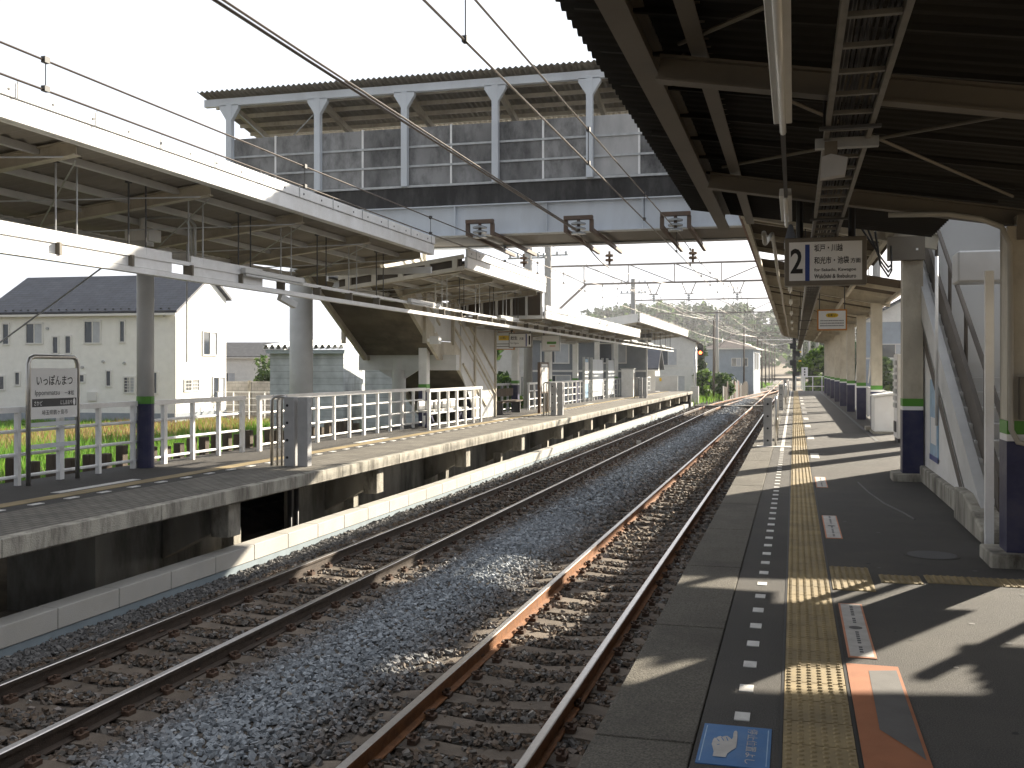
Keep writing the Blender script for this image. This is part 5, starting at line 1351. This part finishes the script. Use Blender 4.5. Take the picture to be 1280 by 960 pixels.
# right side house with ridge ornament
hr_ = house('blue-grey house with dark tiled gable roof right of the near platform columns', (4.6, 80, -1.0), R(-6), 8, 8, 6.0, 8.2, 'house_blue', 'tile_navy', [('front',1.6,3.4,1.8,1.0), ('front',5,3.4,1.5,1.0), ('front',1.2,.8,2.4,1.6)], axis='y', band=3.4)
b = MB(); b.box((3.8, -.5, 8.3), (4.2, 8.4, 8.5), 'tile_navy'); b.prism([(3.7,-.55,8.3),(4.3,-.55,8.3),(4.25,-.55,8.7),(4.0,-.55,9.0),(3.75,-.55,8.7)], (0,.15,0), 'tile_navy'); b.prism([(.2,-.03,6.05),(7.8,-.03,6.05),(4,-.03,8.1)], (0,.02,0), 'house_white')
o = b.build('ridge'); o.parent = hr_
# trees and shrubs
G = 'trees and shrubs beyond the near platform'
tree('tree', 'bright green sunlit tree at the end of the near platform', 1.6, 86, -1.2, 4.6, 1.7, 1500, .22, ('leaf_mid','leaf_light','leaf_light','grass_b'), 5, low=.1)
tree('tree', 'dark green tall tree behind the bright one at the near platform end', 3.6, 96, -1.2, 7.4, 3.0, 2200, .3, ('leaf_dark','leaf_dark','leaf_mid'), 6, low=.1)
tree('tree', 'dark tree behind the last columns of the near platform', 5.5, 92, -1.2, 6.6, 2.2, 1500, .3, ('leaf_dark','leaf_dark','leaf_mid'), 7, low=.12)
tree('bush', 'leafy bush in front of the right-hand house', 5.6, 68, -1, 3.4, 1.4, 900, .2, ('leaf_mid','leaf_light','leaf_dark'), 8, low=.1, cat='bush', parts=('stem','foliage'))
tree('tree', 'dark round tree between the white house and the blue-grey house', -9.3, 99, -1.2, 5.2, 2.0, 1800, .26, ('leaf_dark','leaf_dark','leaf_mid'), 9, low=.15)
tree('bush', 'pale green bush at the foot of the red signal', -8.0, 93, -1.2, 2.6, 1.3, 900, .2, ('leaf_light','grass_b','leaf_mid'), 10, low=.1, cat='bush', parts=('stem','foliage'))
tree('tree', 'green tree glimpsed between the stair and the hanging signs', -17.0, 55, -1.2, 6.0, 2.2, 1500, .25, ('leaf_dark','leaf_mid','leaf_light'), 12, low=.1)
tree('bush', 'low green bush beside the weathered railing', -13.2, 46, -1.2, 2.4, 1.6, 900, .2, ('leaf_mid','leaf_light','grass_b'), 13, low=.08, cat='bush', parts=('stem','foliage'))
tree('bush', 'dark hedge-like bush below the blue-grey house', -7.0, 110, -1.2, 2.0, 2.2, 900, .25, ('leaf_dark','leaf_mid'), 14, low=.08, cat='bush', parts=('stem','foliage'))
tree('bush', 'brownish green bush beside the wooden fence along the line', -6.8, 101, -1.2, 2.3, 1.5, 800, .22, ('leaf_mid','leaf_mid','leaf_light'), 15, low=.08, cat='bush', parts=('stem','foliage'))
# rusty fence along the line
t = thing('board_fence', 'weathered board and rusty sheet fence along the curving line', 'fence', (-6, 105, -1.2)); rg = random.Random(8)
for i in range(34):
    y = 96+i*.9; x = -6.3+.075*(y-96); h = rg.uniform(1.1, 1.8)
    b = MB(); b.box((x-.05, y, -1.3), (x+.05, y+.8, -1.2+h), rg.choice(('old_wood','old_wood','rust_edge','pole_concrete'))); b.build('board', t)
# signal and masts
t = thing('railway_signal', 'railway signal on grey post showing a red light', 'signal', (-7.9, 86, -1.2))
b = MB(); b.tube([(-7.9, 86, -1.3), (-7.9, 86, 3.4)], .11, 'galv', 12); b.build('post', t, smooth=True)
b = MB(); n = 10; pts = [(-7.45+.24*math.sin(math.pi*i/n-math.pi/2), 85.9, 3.5+.26*math.cos(math.pi*i/n-math.pi/2)) for i in range(n+1)]+[(-7.45+.24*math.cos(-math.pi*i/n), 85.9, 2.95+.26*math.sin(-math.pi*i/n)) for i in range(n+1)]
b.prism([(x, 85.9, z) for x, y_, z in pts], (0,.12,0), 'black'); b.box((-7.9, 85.98, 3.15), (-7.5, 86.06, 3.25), 'dark_grey'); b.build('head', t)
for z, k in ((2.98, 'signal_red'), (3.5, 'dark_grey')):
    b = MB(); b.tube([(-7.45, 85.9, z), (-7.45, 85.86, z)], .13, k, 16); b.build('lens', t)
    b = MB(); b.tube([(-7.45-.15, 85.78, z+.05), (-7.45, 85.76, z+.17), (-7.45+.15, 85.78, z+.05)], .02, 'black', 5); b.build('hood', t)
b = MB(); b.box((-8.25, 85.6, -1.2), (-7.6, 86.3, .2), 'galv'); b.build('cabinet', t)
t = thing('signal_mast', 'dark cluttered signal mast with yellow rings at the end of the near platform', 'signal mast', (0, 84, -1.2))
b = MB(); b.tube([(0, 84, -1.3), (0, 84, 6.2)], .16, 'dark_grey', 10); b.build('post', t)
b = MB()
for i, z in enumerate((1.0, 1.9, 2.6, 3.2, 3.9)): b.box((-.35 if i % 2 else -.12, 83.7, z), (.12 if i % 2 else .4, 83.9, z+.42), 'black')
b.build('signal_box', t)
b = MB()
for z in (2.2, 2.9, 3.6, 4.2): b.tube([(.42, 83.9, z), (.42, 83.9, z+.12)], .11, 'sign_yellow', 8)
b.build('insulator', t)
pole(-7.2, 97, 7.4, 'dark wooden pole just right of the red signal', arms=())
pole(-8.2, 112, 8.6, 'taller dark pole with crossarm right of the red signal', arms=(.3,))
pole(-5.2, 113, 7.2, 'dark pole standing in front of the blue-grey house', arms=())
pole(-8.0, 121, 6.4, 'grey steel pole with curved lamp arm left of the blue-grey house', .09, 'galv', lamp=True)
for i, (x, y, h) in enumerate(((-4.6, 138, 7.0), (-4.5, 152, 7.4), (-4.4, 168, 7.4), (-4.3, 188, 7.6), (-4.3, 212, 7.8), (-4.3, 240, 8))):
    pole(x, y, h, ['first','second','third','fourth','fifth','sixth'][i]+' dark pole in the row beside the straight line past the blue-grey house', .12, 'wood_pole', (.3, .9) if i % 2 else (.4,))
b = MB(); b.tube([(1.0, 150, -1.2), (1.0, 150, 8)], .14, 'white_paint', 8); b.beam((-5, 150, 5.8), (1, 150, 5.8), .12, .12, 'white_paint', Y); b.beam((-3, 150, 4.9), (1, 150, 5.7), .05, .05, 'white_paint', Y)
tag(b.build('line_mast'), 'pale far mast with cantilever over the single line', 'mast')
b = MB()
for x0, z0, x1, z1 in ((-11.1, 7.2, -8.2, 7.2), (-10.6, 7.2, -7.9, 7.3), (-11.9, 6.6, -8.8, 7.2)):
    wire(b, [(x0, 43.2, z0), (x1, 112, z1-.3), (-4.5, 152, 6.2), (-4.3, 212, 6.6)], .016, 'wire', .5)
wire(b, [(-11.1, 43.2, 7.2), (-24, -10, 8.4)], .012, 'wire', .4)
tag(b.build('power_lines'), 'thin power lines strung along the tops of the wooden poles', 'power lines')
# wooded hill far ahead
def hill_h(x, y): 
    return 17*math.exp(-((x+62)/48)**2-((y-400)/90)**2)+14.5*math.exp(-((x-22)/40)**2-((y-430)/90)**2)+9*math.exp(-((x+20)/60)**2-((y-430)/80)**2)
b = MB(); xs = [-170+i*8 for i in range(44)]; ys = [270+i*10 for i in range(30)]
b.add([(x, y, -1.6+hill_h(x, y)) for y in ys for x in xs], [(j*44+i, j*44+i+1, (j+1)*44+i+1, (j+1)*44+i) for j in range(29) for i in range(43)], 'earth')
kind(b.build('hill'), 'structure')
b = MB(); rg = random.Random(21)
for _ in range(620):
    x = rg.uniform(-150, 110); y = rg.uniform(290, 420)
    if _ < 60: x = rg.uniform(-14, 14); y = rg.uniform(335, 360)
    if abs(x+3) < 5 and y < 335: continue
    h = hill_h(x, y); rr = rg.uniform(2.2, 4.6); z = -1.4+h+rr*.7
    for _k in range(2): leaves(b, [(x+rg.uniform(-1,1)*rr*.5, y, z+rg.uniform(-.3,.5)*rr, rr*.8, rr*.8, rr*.8)], 46, 1.15, rg.choice((('leaf_dark','leaf_mid'), ('leaf_mid','leaf_mid','leaf_light'), ('leaf_dark','leaf_dark'))), rg)
kind(b.build('forest'), 'stuff')
for i, (x, y, h, r_) in enumerate(((3.0, 150, 7.5, 2.6), (5.2, 175, 9, 3.2), (2.8, 205, 9, 3), (-8.2, 190, 8, 2.8), (-10, 225, 9.5, 3.4))):
    tree('tree', ['leaning leafy tree right of the straight line, nearest of the row','second leafy tree right of the straight line','third leafy tree right of the straight line','leafy tree left of the straight line behind the pole row','farthest leafy tree left of the straight line'][i], x, y, -1.3, h, r_, 900, .45, ('leaf_dark','leaf_mid','leaf_mid'), 30+i, low=.12)
# faint line of distant trees along the plain on the left
b = MB(); rg = random.Random(77)
for _ in range(420):
    x = rg.uniform(-330, -34); y = rg.uniform(150, 260); rr = rg.uniform(1.2, 2.6)
    leaves(b, [(x, y, rg.uniform(-.6, 1.2), rr*1.5, rr, rr)], 30, .8, rg.choice((('leaf_dark','leaf_mid'), ('leaf_mid','leaf_light'))), rg)
kind(b.build('forest'), 'stuff')
# the hazy summer air
b = MB(); b.box((-380, -75, -2.6), (160, 470, 27), 'white_paint'); h = b.build('haze'); kind(h, 'stuff')
hm = bpy.data.materials.new('haze'); hm.use_nodes = True; n = hm.node_tree.nodes; n.remove(n['Principled BSDF'])
pv = n.new('ShaderNodeVolumePrincipled'); pv.inputs['Color'].default_value = (.93, .95, 1, 1); pv.inputs['Density'].default_value = .00032; pv.inputs['Anisotropy'].default_value = .4
hm.node_tree.links.new(pv.outputs[0], n['Material Output'].inputs['Volume'])
h.data.materials.clear(); h.data.materials.append(hm); h.display_type = 'WIRE'
